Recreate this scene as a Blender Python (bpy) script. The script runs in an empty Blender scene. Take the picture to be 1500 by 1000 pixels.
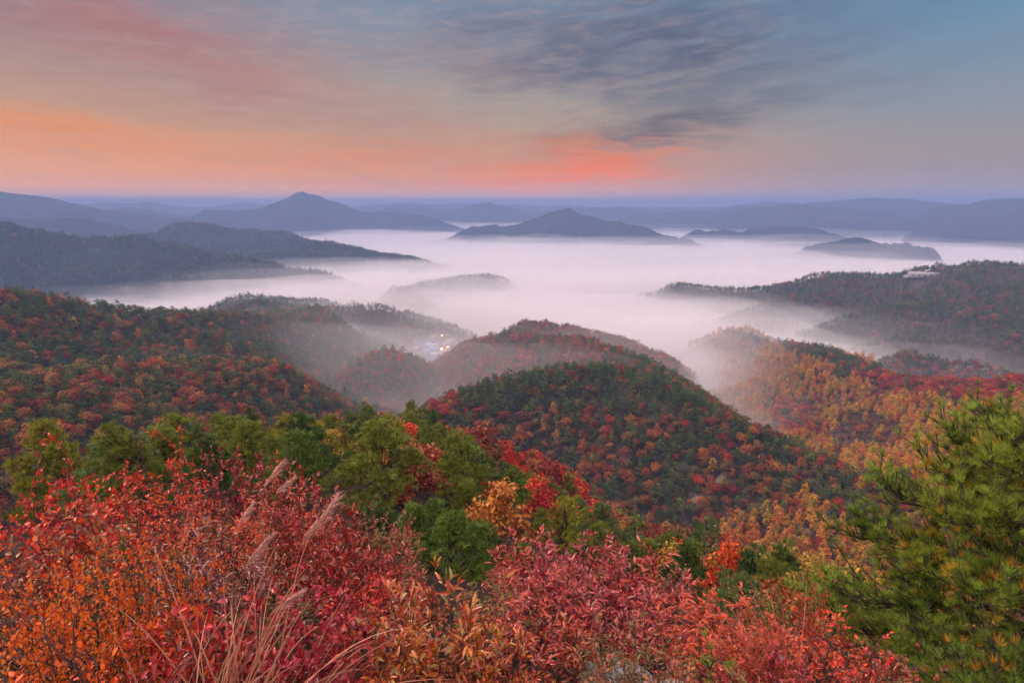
import bpy, math, random
import numpy as np
from mathutils import Vector

scn = bpy.context.scene
COL = scn.collection
rad = math.radians

# ------------------------------------------------------------------ camera
F = 800.0                                   # focal length in units of the 1500 px wide photograph
PITCH = math.atan(202.0 / F)
CP, SP = math.cos(PITCH), math.sin(PITCH)
cam_d = bpy.data.cameras.new("camera")
cam_d.sensor_width = 36.0
cam_d.lens = 36.0 * F / 1500.0
cam_d.clip_start = 0.05
cam_d.clip_end = 60000.0
cam = bpy.data.objects.new("camera", cam_d)
cam.rotation_euler = (math.pi / 2 - PITCH, 0, 0)
COL.objects.link(cam)
scn.camera = cam


def ray(px, py):
    x, y = (px - 750.0) / F, (500.0 - py) / F
    return Vector((x, CP + y * SP, y * CP - SP))


def at(px, py, r):
    """the point seen at px, py whose level distance from the viewpoint is r metres"""
    d = ray(px, py)
    return d * (r / math.hypot(d.x, d.y))


def azel(px, py):
    d = ray(px, py)
    return math.degrees(math.atan2(d.x, d.y)), math.degrees(math.atan2(d.z, math.hypot(d.x, d.y)))


def project(P):
    """world points (n,3) -> photo px, py, depth"""
    P = np.asarray(P, float)
    yc = P[:, 1] * SP + P[:, 2] * CP
    zc = P[:, 1] * CP - P[:, 2] * SP
    zs = np.where(np.abs(zc) < 1e-6, 1e-6, zc)
    return 750 + F * P[:, 0] / zs, 500 - F * yc / zs, zc


def lin(c):
    return tuple(((v / 255.0) / 12.92 if v <= 10.31 else (((v / 255.0) + 0.055) / 1.055) ** 2.4) for v in c) + (1.0,)


# ------------------------------------------------------------------ render settings
scn.view_settings.view_transform = 'Standard'
scn.view_settings.look = 'None'
scn.view_settings.exposure = 0.12
scn.view_settings.gamma = 1.0
cy = scn.cycles
cy.use_adaptive_sampling = True
cy.adaptive_threshold = 0.03
cy.max_bounces = 12
cy.diffuse_bounces = 3
cy.glossy_bounces = 1
cy.transmission_bounces = 2
cy.volume_bounces = 10
cy.transparent_max_bounces = 24
cy.caustics_reflective = False
cy.caustics_refractive = False
cy.sample_clamp_indirect = 4.0
cy.use_denoising = True

# ------------------------------------------------------------------ sky (dawn, high cloud lit from below)
SUN_AZ, SUN_EL = -82.0, 44.0


class NT:
    """small helper for node trees"""
    def __init__(self, tree):
        self.t = tree; self.n = tree.nodes; self.l = tree.links

    def put(self, sock, v):
        if v is None: return
        if hasattr(v, 'node'): self.l.new(v, sock)
        else: sock.default_value = v

    def math(self, op, a, b=None, c=None, clamp=False):
        m = self.n.new('ShaderNodeMath'); m.operation = op; m.use_clamp = clamp
        for i, v in enumerate((a, b, c)): self.put(m.inputs[i], v)
        return m.outputs[0]

    def comb(self, x, y, z):
        m = self.n.new('ShaderNodeCombineXYZ')
        for i, v in enumerate((x, y, z)): self.put(m.inputs[i], v)
        return m.outputs[0]

    def noise(self, vec, scale, detail=4, rough=0.55, dist=0.0):
        m = self.n.new('ShaderNodeTexNoise')
        self.put(m.inputs['Vector'], vec)
        m.inputs['Scale'].default_value = scale; m.inputs['Detail'].default_value = detail
        m.inputs['Roughness'].default_value = rough; m.inputs['Distortion'].default_value = dist
        return m.outputs['Fac']

    def ramp(self, fac, stops, interp='LINEAR'):
        m = self.n.new('ShaderNodeValToRGB'); cr = m.color_ramp; cr.interpolation = interp
        while len(cr.elements) < len(stops): cr.elements.new(0.5)
        for e, (p, c) in zip(cr.elements, stops):
            e.position = p; e.color = c if len(c) == 4 else tuple(c) + (1.0,)
        self.put(m.inputs[0], fac)
        return m.outputs[0]

    def mix(self, fac, a, b, blend='MIX'):
        m = self.n.new('ShaderNodeMix'); m.data_type = 'RGBA'; m.blend_type = blend
        self.put(m.inputs[0], fac); self.put(m.inputs[6], a); self.put(m.inputs[7], b)
        return m.outputs[2]

    def mrange(self, v, a, b, c=0.0, d=1.0, smooth=True):
        m = self.n.new('ShaderNodeMapRange'); m.interpolation_type = 'SMOOTHSTEP' if smooth else 'LINEAR'
        self.put(m.inputs[0], v)
        for i, x in enumerate((a, b, c, d)): m.inputs[i + 1].default_value = x
        return m.outputs[0]


world = bpy.data.worlds.new("World")
scn.world = world
world.use_nodes = True
W = NT(world.node_tree)
for n in list(W.n): W.n.remove(n)
tc = W.n.new('ShaderNodeTexCoord')
sep = W.n.new('ShaderNodeSeparateXYZ'); W.l.new(tc.outputs['Generated'], sep.inputs[0])
sx, sy, sz = sep.outputs
AZ = W.math('MULTIPLY', W.math('ARCTAN2', sx, sy), 57.2958)
EL = W.math('MULTIPLY', W.math('ARCSINE', sz), 57.2958)
# streaky warping of the cloud layer
v1 = W.comb(W.math('MULTIPLY', AZ, 0.06), W.math('MULTIPLY', EL, 0.22), 0.0)
n1 = W.noise(v1, 1.0, 6, 0.6)
v2 = W.comb(W.math('MULTIPLY', AZ, 0.11), W.math('ADD', W.math('MULTIPLY', EL, 0.55), W.math('MULTIPLY', AZ, 0.035)), 7.3)
n2 = W.noise(v2, 1.3, 7, 0.58, 0.6)
v3 = W.comb(W.math('MULTIPLY', AZ, 0.25), W.math('SUBTRACT', W.math('MULTIPLY', EL, 1.1), W.math('MULTIPLY', AZ, 0.05)), 3.1)
n3 = W.noise(v3, 1.4, 6, 0.6, 0.4)
v4 = W.comb(W.math('ADD', W.math('MULTIPLY', AZ, 0.16), W.math('MULTIPLY', EL, 0.10)), W.math('SUBTRACT', W.math('MULTIPLY', EL, 0.85), W.math('MULTIPLY', AZ, 0.10)), 11.7)
n4 = W.noise(v4, 0.7, 6, 0.52, 0.8)
AZd = W.math('ADD', AZ, W.math('MULTIPLY', W.math('SUBTRACT', n1, 0.5), 22.0))
ELd = W.math('ADD', EL, W.math('ADD', W.math('MULTIPLY', W.math('SUBTRACT', n2, 0.5), 5.5),
                               W.math('MULTIPLY', W.math('SUBTRACT', n1, 0.5), 3.5)))
ELs = W.math('ADD', EL, W.math('MULTIPLY', W.math('SUBTRACT', n2, 0.5), 1.6))
el01 = W.math('DIVIDE', ELs, 40.0, clamp=True)
SKY = {
    'L': [(0, (204, 156, 126)), (2.2, (212, 152, 108)), (5, (204, 146, 110)), (8, (182, 146, 124)), (13, (146, 126, 128)), (18, (128, 120, 138)), (34, (150, 150, 170))],
    'C': [(0, (192, 142, 122)), (3, (192, 136, 106)), (6.5, (178, 148, 126)), (9.5, (164, 152, 142)), (13.5, (138, 138, 150)), (17, (118, 136, 158)), (34, (150, 155, 175))],
    'R': [(0, (148, 132, 140)), (4, (148, 136, 138)), (8.5, (128, 140, 154)), (14, (102, 136, 164)), (17, (96, 132, 164)), (34, (150, 158, 180))],
    'blobs': [
        (240, 70, 190, 45, -14, (166, 98, 96), 0.7, 0.35),
        (470, 150, 190, 35, -12, (172, 126, 114), 0.45, 0.4),
        (90, 192, 130, 22, -4, (220, 130, 62), 0.8, 0.3),
        (330, 246, 260, 22, 0, (220, 148, 98), 0.5, 0.4),
        (560, 232, 160, 18, 4, (210, 128, 84), 0.5, 0.5),
        (1010, 60, 175, 52, -3, (76, 86, 110), 0.92, 0.45),
        (870, 100, 160, 36, -6, (88, 92, 114), 0.72, 0.6),
        (750, 62, 100, 42, -20, (104, 104, 124), 0.5, 0.65),
        (690, 112, 90, 22, -14, (140, 114, 116), 0.4, 0.6),
        (1120, 137, 110, 11, 0, (104, 108, 124), 0.6, 0.6),
        (950, 192, 100, 19, 6, (86, 88, 100), 0.98, 0.25),
        (860, 250, 95, 18, 4, (230, 108, 24), 0.9, 0.2),
        (745, 262, 75, 10, 2, (224, 120, 36), 0.8, 0.3),
        (880, 228, 62, 15, -12, (222, 112, 40), 0.65, 0.35),
    ],
}
UP = 1.75
ZEN = (0.90, 0.80, 0.77)


def grad(stops):
    st = [(e / 40.0, lin(c)) for e, c in stops]
    return W.ramp(el01, st)


gl = grad(SKY['L']); gc = grad(SKY['C']); gr = grad(SKY['R'])
cs = W.mix(W.mrange(AZ, -44, -4), gl, gc)
cs = W.mix(W.mrange(AZ, 2, 40), cs, gr)


def blob(base, px, py, wx, wy, rot, col, strength, streak=0.0, sharp=1.0):
    a0, e0 = azel(px, py)
    sa = wx / F * 57.3 * 0.8; se = wy / F * 57.3 * 0.85
    c, s = math.cos(rad(rot)), math.sin(rad(rot))
    da = W.math('SUBTRACT', AZd, a0); de = W.math('SUBTRACT', ELd, e0)
    u = W.math('DIVIDE', W.math('ADD', W.math('MULTIPLY', da, c), W.math('MULTIPLY', de, s)), sa)
    v = W.math('DIVIDE', W.math('SUBTRACT', W.math('MULTIPLY', de, c), W.math('MULTIPLY', da, s)), se)
    q = W.math('ADD', W.math('MULTIPLY', u, u), W.math('MULTIPLY', v, v))
    g = W.math('EXPONENT', W.math('MULTIPLY', q, -0.5 * sharp))
    g = W.math('MULTIPLY', g, strength)
    if streak:
        g = W.math('MULTIPLY', g, W.mrange(n4, 0.36, 0.62, 1.0 - streak, 1.0))
    return W.mix(W.math('MINIMUM', g, 1.0), base, lin(col))


for b in SKY['blobs']: cs = blob(cs, *b)
# fine streaks of the cirrus
cs = W.mix(W.math('MULTIPLY', W.mrange(n3, 0.42, 0.75), W.math('MULTIPLY', W.mrange(AZ, 36, 8), 0.22)), cs, lin((196, 160, 146)))
cs = W.mix(W.math('MULTIPLY', W.mrange(n2, 0.50, 0.28), W.math('MULTIPLY', W.mrange(AZ, 36, 8), 0.12)), cs, lin((104, 104, 124)))
# the high, brighter part of the sky overhead and behind
hi = W.math('MAXIMUM', W.mrange(EL, 18.0, 50.0), W.mrange(W.math('ABSOLUTE', AZ), 60.0, 110.0))
hi = W.math('MULTIPLY', hi, W.mrange(EL, 2.0, 14.0))
cs = W.mix(hi, cs, (ZEN[0] * UP, ZEN[1] * UP, ZEN[2] * UP, 1))
skyt = W.n.new('ShaderNodeTexSky'); skyt.sky_type = 'NISHITA'; skyt.sun_disc = False
skyt.sun_elevation = rad(SUN_EL); skyt.sun_rotation = rad(SUN_AZ)
cs = W.mix(1.0, cs, (1.10, 1.10, 1.06, 1), 'MULTIPLY')
cs = W.mix(0.001, cs, skyt.outputs[0], 'ADD')
# the glow along the horizon, strongest to the left where the sun is coming
lowk = W.ramp(W.math('DIVIDE', EL, 8.0, clamp=True), [(0.0, (2.7, 2.1, 1.25)), (0.07, (2.4, 1.85, 1.1)), (0.13, (1.85, 1.5, 0.98)), (0.25, (1.38, 1.2, 0.92)), (0.5, (1.14, 1.06, 0.94)), (1.0, (1.0, 1.0, 1.0))])
lowr = W.ramp(W.math('DIVIDE', EL, 8.0, clamp=True), [(0.0, (1.7, 1.55, 1.3)), (0.13, (1.4, 1.3, 1.15)), (0.35, (1.1, 1.08, 1.02)), (1.0, (1.0, 1.0, 1.0))])
cs = W.mix(1.0, cs, W.mix(W.mrange(AZ, 4, 30), lowk, lowr), 'MULTIPLY')
bg = W.n.new('ShaderNodeBackground'); W.l.new(cs, bg.inputs[0]); bg.inputs[1].default_value = 1.0
wo = W.n.new('ShaderNodeOutputWorld'); W.l.new(bg.outputs[0], wo.inputs[0])

# ------------------------------------------------------------------ sun (behind thin cloud: broad and soft)
sun_d = bpy.data.lights.new("sun", 'SUN')
sun_d.energy = 3.2
sun_d.angle = rad(14)
sun_d.color = (1.0, 0.84, 0.70)
sun = bpy.data.objects.new("sun", sun_d)
sdir = Vector((math.sin(rad(SUN_AZ)) * math.cos(rad(SUN_EL)), math.cos(rad(SUN_AZ)) * math.cos(rad(SUN_EL)), math.sin(rad(SUN_EL))))
sun.rotation_euler = sdir.to_track_quat('Z', 'Y').to_euler()
sun.location = (0, 0, 100)
COL.objects.link(sun)


# ------------------------------------------------------------------ mesh helpers
def new_mesh(name, V, polys, mats=(), smooth=False, attrs=None):
    """polys: list of (m,k) index arrays; attrs: {name: per-face float array}"""
    me = bpy.data.meshes.new(name)
    V = np.asarray(V, np.float32)
    polys = [np.asarray(p, np.int32) for p in (polys if isinstance(polys, (list, tuple)) else [polys]) if len(p)]
    me.vertices.add(len(V)); me.vertices.foreach_set('co', V.ravel())
    nl = sum(p.size for p in polys); npg = sum(len(p) for p in polys)
    me.loops.add(nl); me.polygons.add(npg)
    me.loops.foreach_set('vertex_index', np.concatenate([p.ravel() for p in polys]))
    st, o = [], 0
    for p in polys:
        st.append(o + np.arange(len(p), dtype=np.int32) * p.shape[1]); o += p.size
    me.polygons.foreach_set('loop_start', np.concatenate(st))
    if smooth: me.polygons.foreach_set('use_smooth', np.ones(npg, bool))
    me.update(calc_edges=True)
    for m in mats: me.materials.append(m)
    for k, a in (attrs or {}).items():
        at_ = me.attributes.new(k, 'FLOAT', 'FACE'); at_.data.foreach_set('value', np.asarray(a, np.float32))
    return me


def link(name, me, parent=None, loc=None, **props):
    o = bpy.data.objects.new(name, me); COL.objects.link(o)
    if parent is not None: o.parent = parent
    if loc is not None: o.location = loc
    for k, v in props.items(): o[k] = v
    return o


def _hash(ix, iy, s):
    h = (ix.astype(np.int64) * 374761393 + iy.astype(np.int64) * 668265263 + s * 974634777) & 0x7fffffff
    h = ((h ^ (h >> 13)) * 1274126177) & 0x7fffffff
    return ((h ^ (h >> 16)) & 0xffff) / 65535.0


def vnoise(x, y, s=0):
    x = np.asarray(x, float); y = np.asarray(y, float)
    ix, iy = np.floor(x), np.floor(y); fx, fy = x - ix, y - iy
    fx = fx * fx * (3 - 2 * fx); fy = fy * fy * (3 - 2 * fy)
    a = _hash(ix, iy, s); b = _hash(ix + 1, iy, s); c = _hash(ix, iy + 1, s); d = _hash(ix + 1, iy + 1, s)
    return (a * (1 - fx) + b * fx) * (1 - fy) + (c * (1 - fx) + d * fx) * fy - 0.5


def fbm(x, y, octaves=4, s=0, gain=0.5):
    t, a = 0.0, 1.0
    for k in range(octaves):
        t = t + a * vnoise(x * 2 ** k, y * 2 ** k, s + k * 17); a *= gain
    return t


def mat(name, rough=0.8, spec=0.2):
    m = bpy.data.materials.new(name); m.use_nodes = True
    t = NT(m.node_tree); p = t.n['Principled BSDF']
    p.inputs['Roughness'].default_value = rough
    p.inputs['Specular IOR Level'].default_value = spec
    return m, t, p


# ------------------------------------------------------------------ the near land as one height field
FOG = -228.0
VILLAGE = at(636, 515, 830)
# ridge lines: (photo x, photo y of the bare ground, level distance), slope, roundness
RIDGES = {
    'left':   ([(-160, 396, 500), (0, 421, 520), (140, 441, 560), (300, 456, 640), (400, 459, 690), (470, 455, 740), (530, 460, 780), (590, 482, 820), (640, 505, 850)], 0.58, 22),
    'hump':   ([(-160, 535, 300), (0, 535, 320), (90, 524, 345), (150, 511, 370), (260, 515, 390), (340, 522, 420), (420, 540, 460), (480, 558, 500)], 0.62, 16),
    'knob':   ([(478, 560, 560), (520, 535, 570), (568, 512, 580), (605, 522, 590), (640, 550, 600)], 0.75, 8),
    'knobb':  ([(500, 530, 640), (545, 512, 650), (580, 512, 650), (605, 530, 660)], 0.7, 8),
    'mid':    ([(640, 548, 640), (672, 512, 620), (705, 494, 600), (745, 484, 590), (800, 490, 570), (860, 495, 560), (920, 520, 520), (975, 548, 470), (1010, 575, 430)], 0.72, 14),
    'midback': ([(690, 485, 800), (760, 472, 790), (830, 482, 800), (900, 502, 760), (950, 524, 700)], 0.62, 12),
    'near':   ([(600, 625, 330), (645, 592, 345), (700, 570, 365), (760, 556, 378), (830, 542, 385), (890, 541, 385), (950, 560, 370), (1040, 602, 350), (1130, 644, 335), (1200, 676, 325), (1262, 712, 315)], 0.78, 14),
    'right':  ([(1040, 502, 1000), (1080, 489, 900), (1110, 497, 850), (1155, 503, 800), (1200, 514, 740), (1260, 534, 660), (1300, 555, 600), (1380, 564, 560), (1440, 565, 540), (1560, 556, 500), (1700, 560, 460)], 0.5, 14),
    'rightfoot': ([(1560, 680, 330), (1450, 690, 335), (1360, 700, 330), (1280, 712, 310)], 0.5, 14),
    'rightknoll': ([(1330, 545, 800), (1385, 530, 810), (1440, 536, 820), (1500, 556, 830)], 0.5, 10),
    'far_right': ([(1005, 416, 1470), (1060, 421, 1440), (1120, 420, 1420), (1160, 409, 1400), (1195, 398, 1390), (1260, 400, 1380), (1310, 401, 1370), (1340, 406, 1360), (1365, 402, 1350), (1400, 391, 1330), (1450, 384, 1310), (1500, 388, 1290), (1600, 380, 1250), (1750, 390, 1200)], 0.45, 16),
    'far_right_spur': ([(1440, 395, 1270), (1420, 425, 1170), (1402, 448, 1110)], 0.42, 14),
    'far_right_spur2': ([(1240, 405, 1350), (1200, 425, 1280), (1130, 442, 1220)], 0.42, 12),
    'far_right_spur3': ([(1560, 400, 1200), (1545, 430, 1090), (1520, 452, 1020)], 0.42, 12),
    'knoll_a': ([(318, 444, 1060), (360, 428, 1150), (410, 436, 1150), (470, 436, 1150), (500, 448, 1120)], 0.5, 10),
    'knoll_b': ([(330, 452, 980), (380, 437, 1000), (440, 445, 1000), (520, 446, 1000), (560, 440, 980), (600, 455, 960)], 0.5, 10),
    'knoll_c': ([(580, 440, 1290), (620, 421, 1400), (670, 412, 1500), (715, 407, 1560), (735, 412, 1580)], 0.5, 10),
}
LOWER = {'left': 10.0, 'far_right': 9.0, 'mid': 7.0, 'hump': 14.0, 'knoll_a': 9.0, 'knoll_b': 10.0, 'knoll_c': -5.0}
RP = {k: (np.array([tuple(at(*p)) for p in v[0]]) - np.array([0, 0, LOWER.get(k, 4.0)]), v[1], v[2]) for k, v in RIDGES.items()}


PROF_R = [0, 4, 8, 15, 20, 42, 60, 80, 100, 130, 200, 400]
PROF_AZ = [-38, -15, 0, 15, 38]
PROF = np.array([[-1.6, -3.4, -5.2, -9, -11.5, -20.5, -31, -45, -60, -80, -130, -270],
                 [-1.6, -3.5, -5.9, -11, -14, -22.5, -29, -37.5, -50, -74, -130, -270],
                 [-1.6, -3.6, -6.4, -12.5, -16, -27.5, -36.5, -46, -57, -77, -135, -275],
                 [-1.6, -3.6, -6.6, -13.5, -18, -33, -47, -60, -73, -92, -140, -280],
                 [-1.6, -3.6, -6.6, -13.5, -18, -34, -47, -61, -75, -95, -145, -280]])
PROF = PROF + 0.021 * np.array(PROF_R)


def ground_fore(x, y):
    r = np.hypot(x, y); az = np.degrees(np.arctan2(x, y))
    rows = np.stack([np.interp(r, PROF_R, p) for p in PROF])
    f = np.interp(az, PROF_AZ, np.arange(5.0)); i = np.clip(f.astype(int), 0, 3); w = f - i; w = w * w * (3 - 2 * w)
    k = np.arange(r.size).reshape(r.shape)
    z = np.take_along_axis(rows, i[None], 0)[0] * (1 - w) + np.take_along_axis(rows, i[None] + 1, 0)[0] * w
    z = np.where(np.abs(az) > 95, -1.6 + 0.05 * r, z)
    return z + 0.25 * vnoise(x / 1.7, y / 1.7, 3) * np.clip(r / 4, 0, 1) + 1.2 * fbm(x / 14, y / 14, 3, 5) * np.clip(r / 20, 0, 1)


def ground(x, y):
    x = np.asarray(x, float); y = np.asarray(y, float)
    shp = x.shape; x = x.ravel(); y = y.ravel()
    r = np.hypot(x, y)
    z = ground_fore(x, y)
    base = np.full_like(z, -256.0)
    base = np.where(r < 640, np.interp(r, [0, 330, 640], [-215, -224, -256]), base)
    k = 3.0
    acc = [z, base]
    for pts, slope, rnd in RP.values():
        best = np.full(len(x), 1e9); bz = np.zeros(len(x))
        for a, b in zip(pts[:-1], pts[1:]):
            ab = b[:2] - a[:2]; t = np.clip(((x - a[0]) * ab[0] + (y - a[1]) * ab[1]) / (ab @ ab), 0, 1)
            d = np.hypot(x - a[0] - t * ab[0], y - a[1] - t * ab[1])
            h = a[2] + t * (b[2] - a[2]) - slope * (np.sqrt(d * d + rnd * rnd) - rnd)
            m = (h > bz) | (best > 1e8)
            bz = np.where(m, h, bz); best = np.where(m, d, best)
        spur = fbm(x / 95, y / 95, 3, 11) * np.clip(best / 40, 0, 1) * 26 * np.clip(r / 600, 0.5, 1.4)
        acc.append(bz + spur)
    A = np.stack(acc); mx = A.max(0)
    out = mx + k * np.log(np.exp((A - mx) / k).sum(0)) * np.clip((r - 60) / 150, 0, 1)
    vd = np.hypot((x - VILLAGE[0]) / 110, (y - VILLAGE[1]) / 170)
    out = out + (np.minimum(out, VILLAGE.z - 2.0) - out) * np.exp(-vd ** 4)
    return out.reshape(shp)


NR, NA = 330, 560
def ray_ground(px, py, r0=60.0, r1=1900.0):
    """where the line of sight through px, py meets the land"""
    rs = np.geomspace(r0, r1, 900); d = ray(px, py); k = math.hypot(d.x, d.y)
    x, y, z = rs * d.x / k, rs * d.y / k, rs * d.z / k
    hit = np.where(z < ground(x, y))[0]
    i = hit[0] if len(hit) else -1
    return Vector((x[i], y[i], float(ground(x[i:i + 1] if i >= 0 else x[-1:], y[i:i + 1] if i >= 0 else y[-1:])[0])))


rr = np.concatenate([[0.0], np.geomspace(0.6, 1900.0, NR - 1)])
aa = np.radians(np.concatenate([np.linspace(-180, -70, 40, endpoint=False), np.linspace(-70, 70, NA - 80, endpoint=False), np.linspace(70, 180, 40)]))
R_, A_ = np.meshgrid(rr, aa, indexing='ij')
X_, Y_ = R_ * np.sin(A_), R_ * np.cos(A_)
Z_ = ground(X_, Y_)
Z_ = np.where(R_ > 1650, Z_ + (-262 - Z_) * np.clip((R_ - 1650) / 240, 0, 1), Z_)
Z_[0] = Z_[0].mean()
HOR = np.maximum.accumulate(np.where(R_ > 20, Z_ / np.maximum(R_, 1), -9), axis=0)   # running horizon for culling


HORC = np.maximum.accumulate(np.where(R_ > 24, (Z_ + 4.5) / np.maximum(R_, 1), -9), axis=0)


def grid_faces(nu, nv, wrap=False):
    i = np.arange(nu - 1)[:, None]; j = np.arange(nv - 1)[None, :]
    a = (i * nv + j).ravel()
    return np.stack([a, a + 1, a + nv + 1, a + nv], 1)


EARTH, te, pe = mat("forest_floor", 0.95, 0.1)
tg = te.n.new('ShaderNodeNewGeometry')
nz = te.noise(tg.outputs['Position'], 0.35, 6, 0.7)
nb = te.noise(tg.outputs['Position'], 0.03, 4, 0.6)
c = te.ramp(nz, [(0.3, (0.02, 0.014, 0.012)), (0.5, (0.055, 0.034, 0.027)), (0.7, (0.11, 0.062, 0.045))])
c = te.mix(te.mrange(nb, 0.4, 0.65), c, (0.075, 0.05, 0.05, 1), 'MIX')
te.l.new(c, pe.inputs['Base Color'])
bmp = te.n.new('ShaderNodeBump'); bmp.inputs['Strength'].default_value = 1.0; bmp.inputs['Distance'].default_value = 0.6
te.l.new(te.noise(tg.outputs['Position'], 1.3, 8, 0.75), bmp.inputs['Height']); te.l.new(bmp.outputs[0], pe.inputs['Normal'])

link("terrain", new_mesh("terrain", np.stack([X_, Y_, Z_], -1).reshape(-1, 3), grid_faces(NR, NA)[:, ::-1], [EARTH], True),
     kind='structure', label='wooded autumn hillsides falling from the viewpoint into the valleys')

# the valley floor under the fog, out to the horizon
FLOOR, tf_, pf_ = mat("valley_floor", 0.95, 0.1)
pf_.inputs['Base Color'].default_value = (0.06, 0.055, 0.05, 1)
S_ = 17000.0
link("valley_ground", new_mesh("valley_ground", [(-S_, -2500, -266), (S_, -2500, -266), (S_, 19000, -266), (-S_, 19000, -266)], [[(0, 1, 2, 3)]], [FLOOR]),
     kind='structure', label='flat valley floor lying under the sea of fog')

# ------------------------------------------------------------------ distant hills and mountains, each its own mass
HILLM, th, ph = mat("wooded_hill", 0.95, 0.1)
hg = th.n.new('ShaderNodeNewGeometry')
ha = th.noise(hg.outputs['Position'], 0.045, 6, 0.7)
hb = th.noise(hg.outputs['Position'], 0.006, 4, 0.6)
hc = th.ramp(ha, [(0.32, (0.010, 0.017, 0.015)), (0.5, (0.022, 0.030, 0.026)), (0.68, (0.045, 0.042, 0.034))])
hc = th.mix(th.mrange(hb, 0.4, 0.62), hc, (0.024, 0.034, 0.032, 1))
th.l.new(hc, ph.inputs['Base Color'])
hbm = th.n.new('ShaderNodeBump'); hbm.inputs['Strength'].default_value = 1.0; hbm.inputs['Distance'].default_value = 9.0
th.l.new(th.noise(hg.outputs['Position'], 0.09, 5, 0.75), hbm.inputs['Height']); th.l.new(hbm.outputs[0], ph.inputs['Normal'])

FAR_FN = []


def hill(name, pts, front, back, seed, rough=1.0, zb=-268.0, label=None, nv=56, step=None):
    """a ridge through photo points (x, y, distance); its flanks run down to the valley floor"""
    P = np.array([tuple(at(*p)) for p in pts])
    P[:, 2] = np.minimum(P[:, 2], 86.0)
    tot = np.hypot(*np.diff(P[:, :2], axis=0).T).sum()
    def ext(a, b, f):
        d = (a - b)[:2]; d = d / np.hypot(*d)
        return np.array([a[0] + d[0] * tot * f, a[1] + d[1] * tot * f, a[2] + (zb - a[2]) * (1.0 if f > 0.2 else 0.55)])
    P = np.concatenate([[ext(P[0], P[1], 0.30), ext(P[0], P[1], 0.12)], P, [ext(P[-1], P[-2], 0.12), ext(P[-1], P[-2], 0.30)]])
    s = np.concatenate([[0], np.cumsum(np.hypot(*np.diff(P[:, :2], axis=0).T))])
    r = np.hypot(P[:, 0], P[:, 1]).mean()
    step = step or max(4.0, r / F * 2.0)
    n = int(s[-1] / step) + 2
    u = np.linspace(0, s[-1], n)
    k = np.linspace(-1, 1, 9); k = np.exp(-k * k * 3); k /= k.sum()
    def interp(c):
        v = np.interp(u, s, c); m = max(2, int(0.07 * (s[-1] / (len(pts) - 1)) / step))
        q = np.linspace(-1, 1, 2 * m + 1); w = np.exp(-q * q * 3); w /= w.sum()
        return np.convolve(np.pad(v, m, mode='edge'), w, 'valid')
    cx, cy_, cz = interp(P[:, 0]), interp(P[:, 1]), interp(P[:, 2])
    hgt = np.maximum(cz - zb, 1)
    cz = cz + rough * np.minimum(r * 0.013, hgt * 0.5) * fbm(u / (r * 0.05), u * 0 + seed, 5, seed, 0.55) + rough * r * 0.0022 * fbm(u / (r * 0.008), u * 0 + seed, 3, seed + 5)
    ends = np.clip(np.minimum(u, s[-1] - u) / (0.03 * s[-1]), 0, 1)
    cz = zb + (cz - zb) * (0.06 + 0.94 * ends)
    cz = np.minimum(cz, 92.0)
    d = np.array([P[:, 0].mean(), P[:, 1].mean()]); d /= np.hypot(*d)          # flanks run toward and away from the viewpoint
    v = np.concatenate([-np.linspace(1, 0, nv // 2 + 8, endpoint=False) ** 1.15, np.linspace(0, 1, nv // 2)])
    U, Vv = np.meshgrid(np.arange(n), v, indexing='ij')
    w = np.where(Vv < 0, front, back) * np.abs(Vv)
    sgn = np.sign(Vv); w = w * np.clip((cz - zb) / (cz.max() - zb), 0.12, 1)[:, None]
    X = cx[:, None] + sgn * w * d[0]; Y = cy_[:, None] + sgn * w * d[1]
    L = (front + back) / 2
    ridge = np.abs(fbm(X / (L * 0.42) + seed, Y / (L * 0.42), 4, seed + 31)) * 2
    prof = (1 - np.abs(Vv)) ** 1.15
    Z = zb + (cz[:, None] - zb) * np.clip(prof - (0.55 * ridge - 0.16) * (np.abs(Vv) ** 0.8) * (1 - np.abs(Vv)) * 1.6, 0, 1)
    Z = np.where(np.abs(Vv) < 1e-9, cz[:, None], np.minimum(Z, cz[:, None]))
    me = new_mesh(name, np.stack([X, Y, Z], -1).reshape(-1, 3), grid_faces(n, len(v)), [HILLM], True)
    o = link(name, me, kind='structure')
    if label: o['label'] = label
    FAR_FN.append((X, Y, Z, r, name))
    return o


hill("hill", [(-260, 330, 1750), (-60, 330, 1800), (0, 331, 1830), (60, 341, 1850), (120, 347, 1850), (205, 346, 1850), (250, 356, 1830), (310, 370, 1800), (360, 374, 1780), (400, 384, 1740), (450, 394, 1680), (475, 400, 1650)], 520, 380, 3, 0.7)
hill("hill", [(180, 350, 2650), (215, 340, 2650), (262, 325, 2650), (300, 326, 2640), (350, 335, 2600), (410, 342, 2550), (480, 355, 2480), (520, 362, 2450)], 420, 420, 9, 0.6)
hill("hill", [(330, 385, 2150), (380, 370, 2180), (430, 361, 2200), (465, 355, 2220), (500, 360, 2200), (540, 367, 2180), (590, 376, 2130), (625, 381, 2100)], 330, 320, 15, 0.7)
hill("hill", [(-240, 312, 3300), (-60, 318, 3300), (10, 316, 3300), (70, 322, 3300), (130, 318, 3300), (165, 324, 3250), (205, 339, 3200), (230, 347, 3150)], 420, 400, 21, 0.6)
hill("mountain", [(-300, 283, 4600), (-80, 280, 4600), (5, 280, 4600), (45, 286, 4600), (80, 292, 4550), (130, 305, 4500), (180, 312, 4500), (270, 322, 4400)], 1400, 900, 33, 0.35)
hill("mountain", [(90, 318, 5600), (140, 310, 5600), (190, 303, 5600), (230, 308, 5600), (280, 320, 5500)], 900, 900, 39, 0.4)
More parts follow.
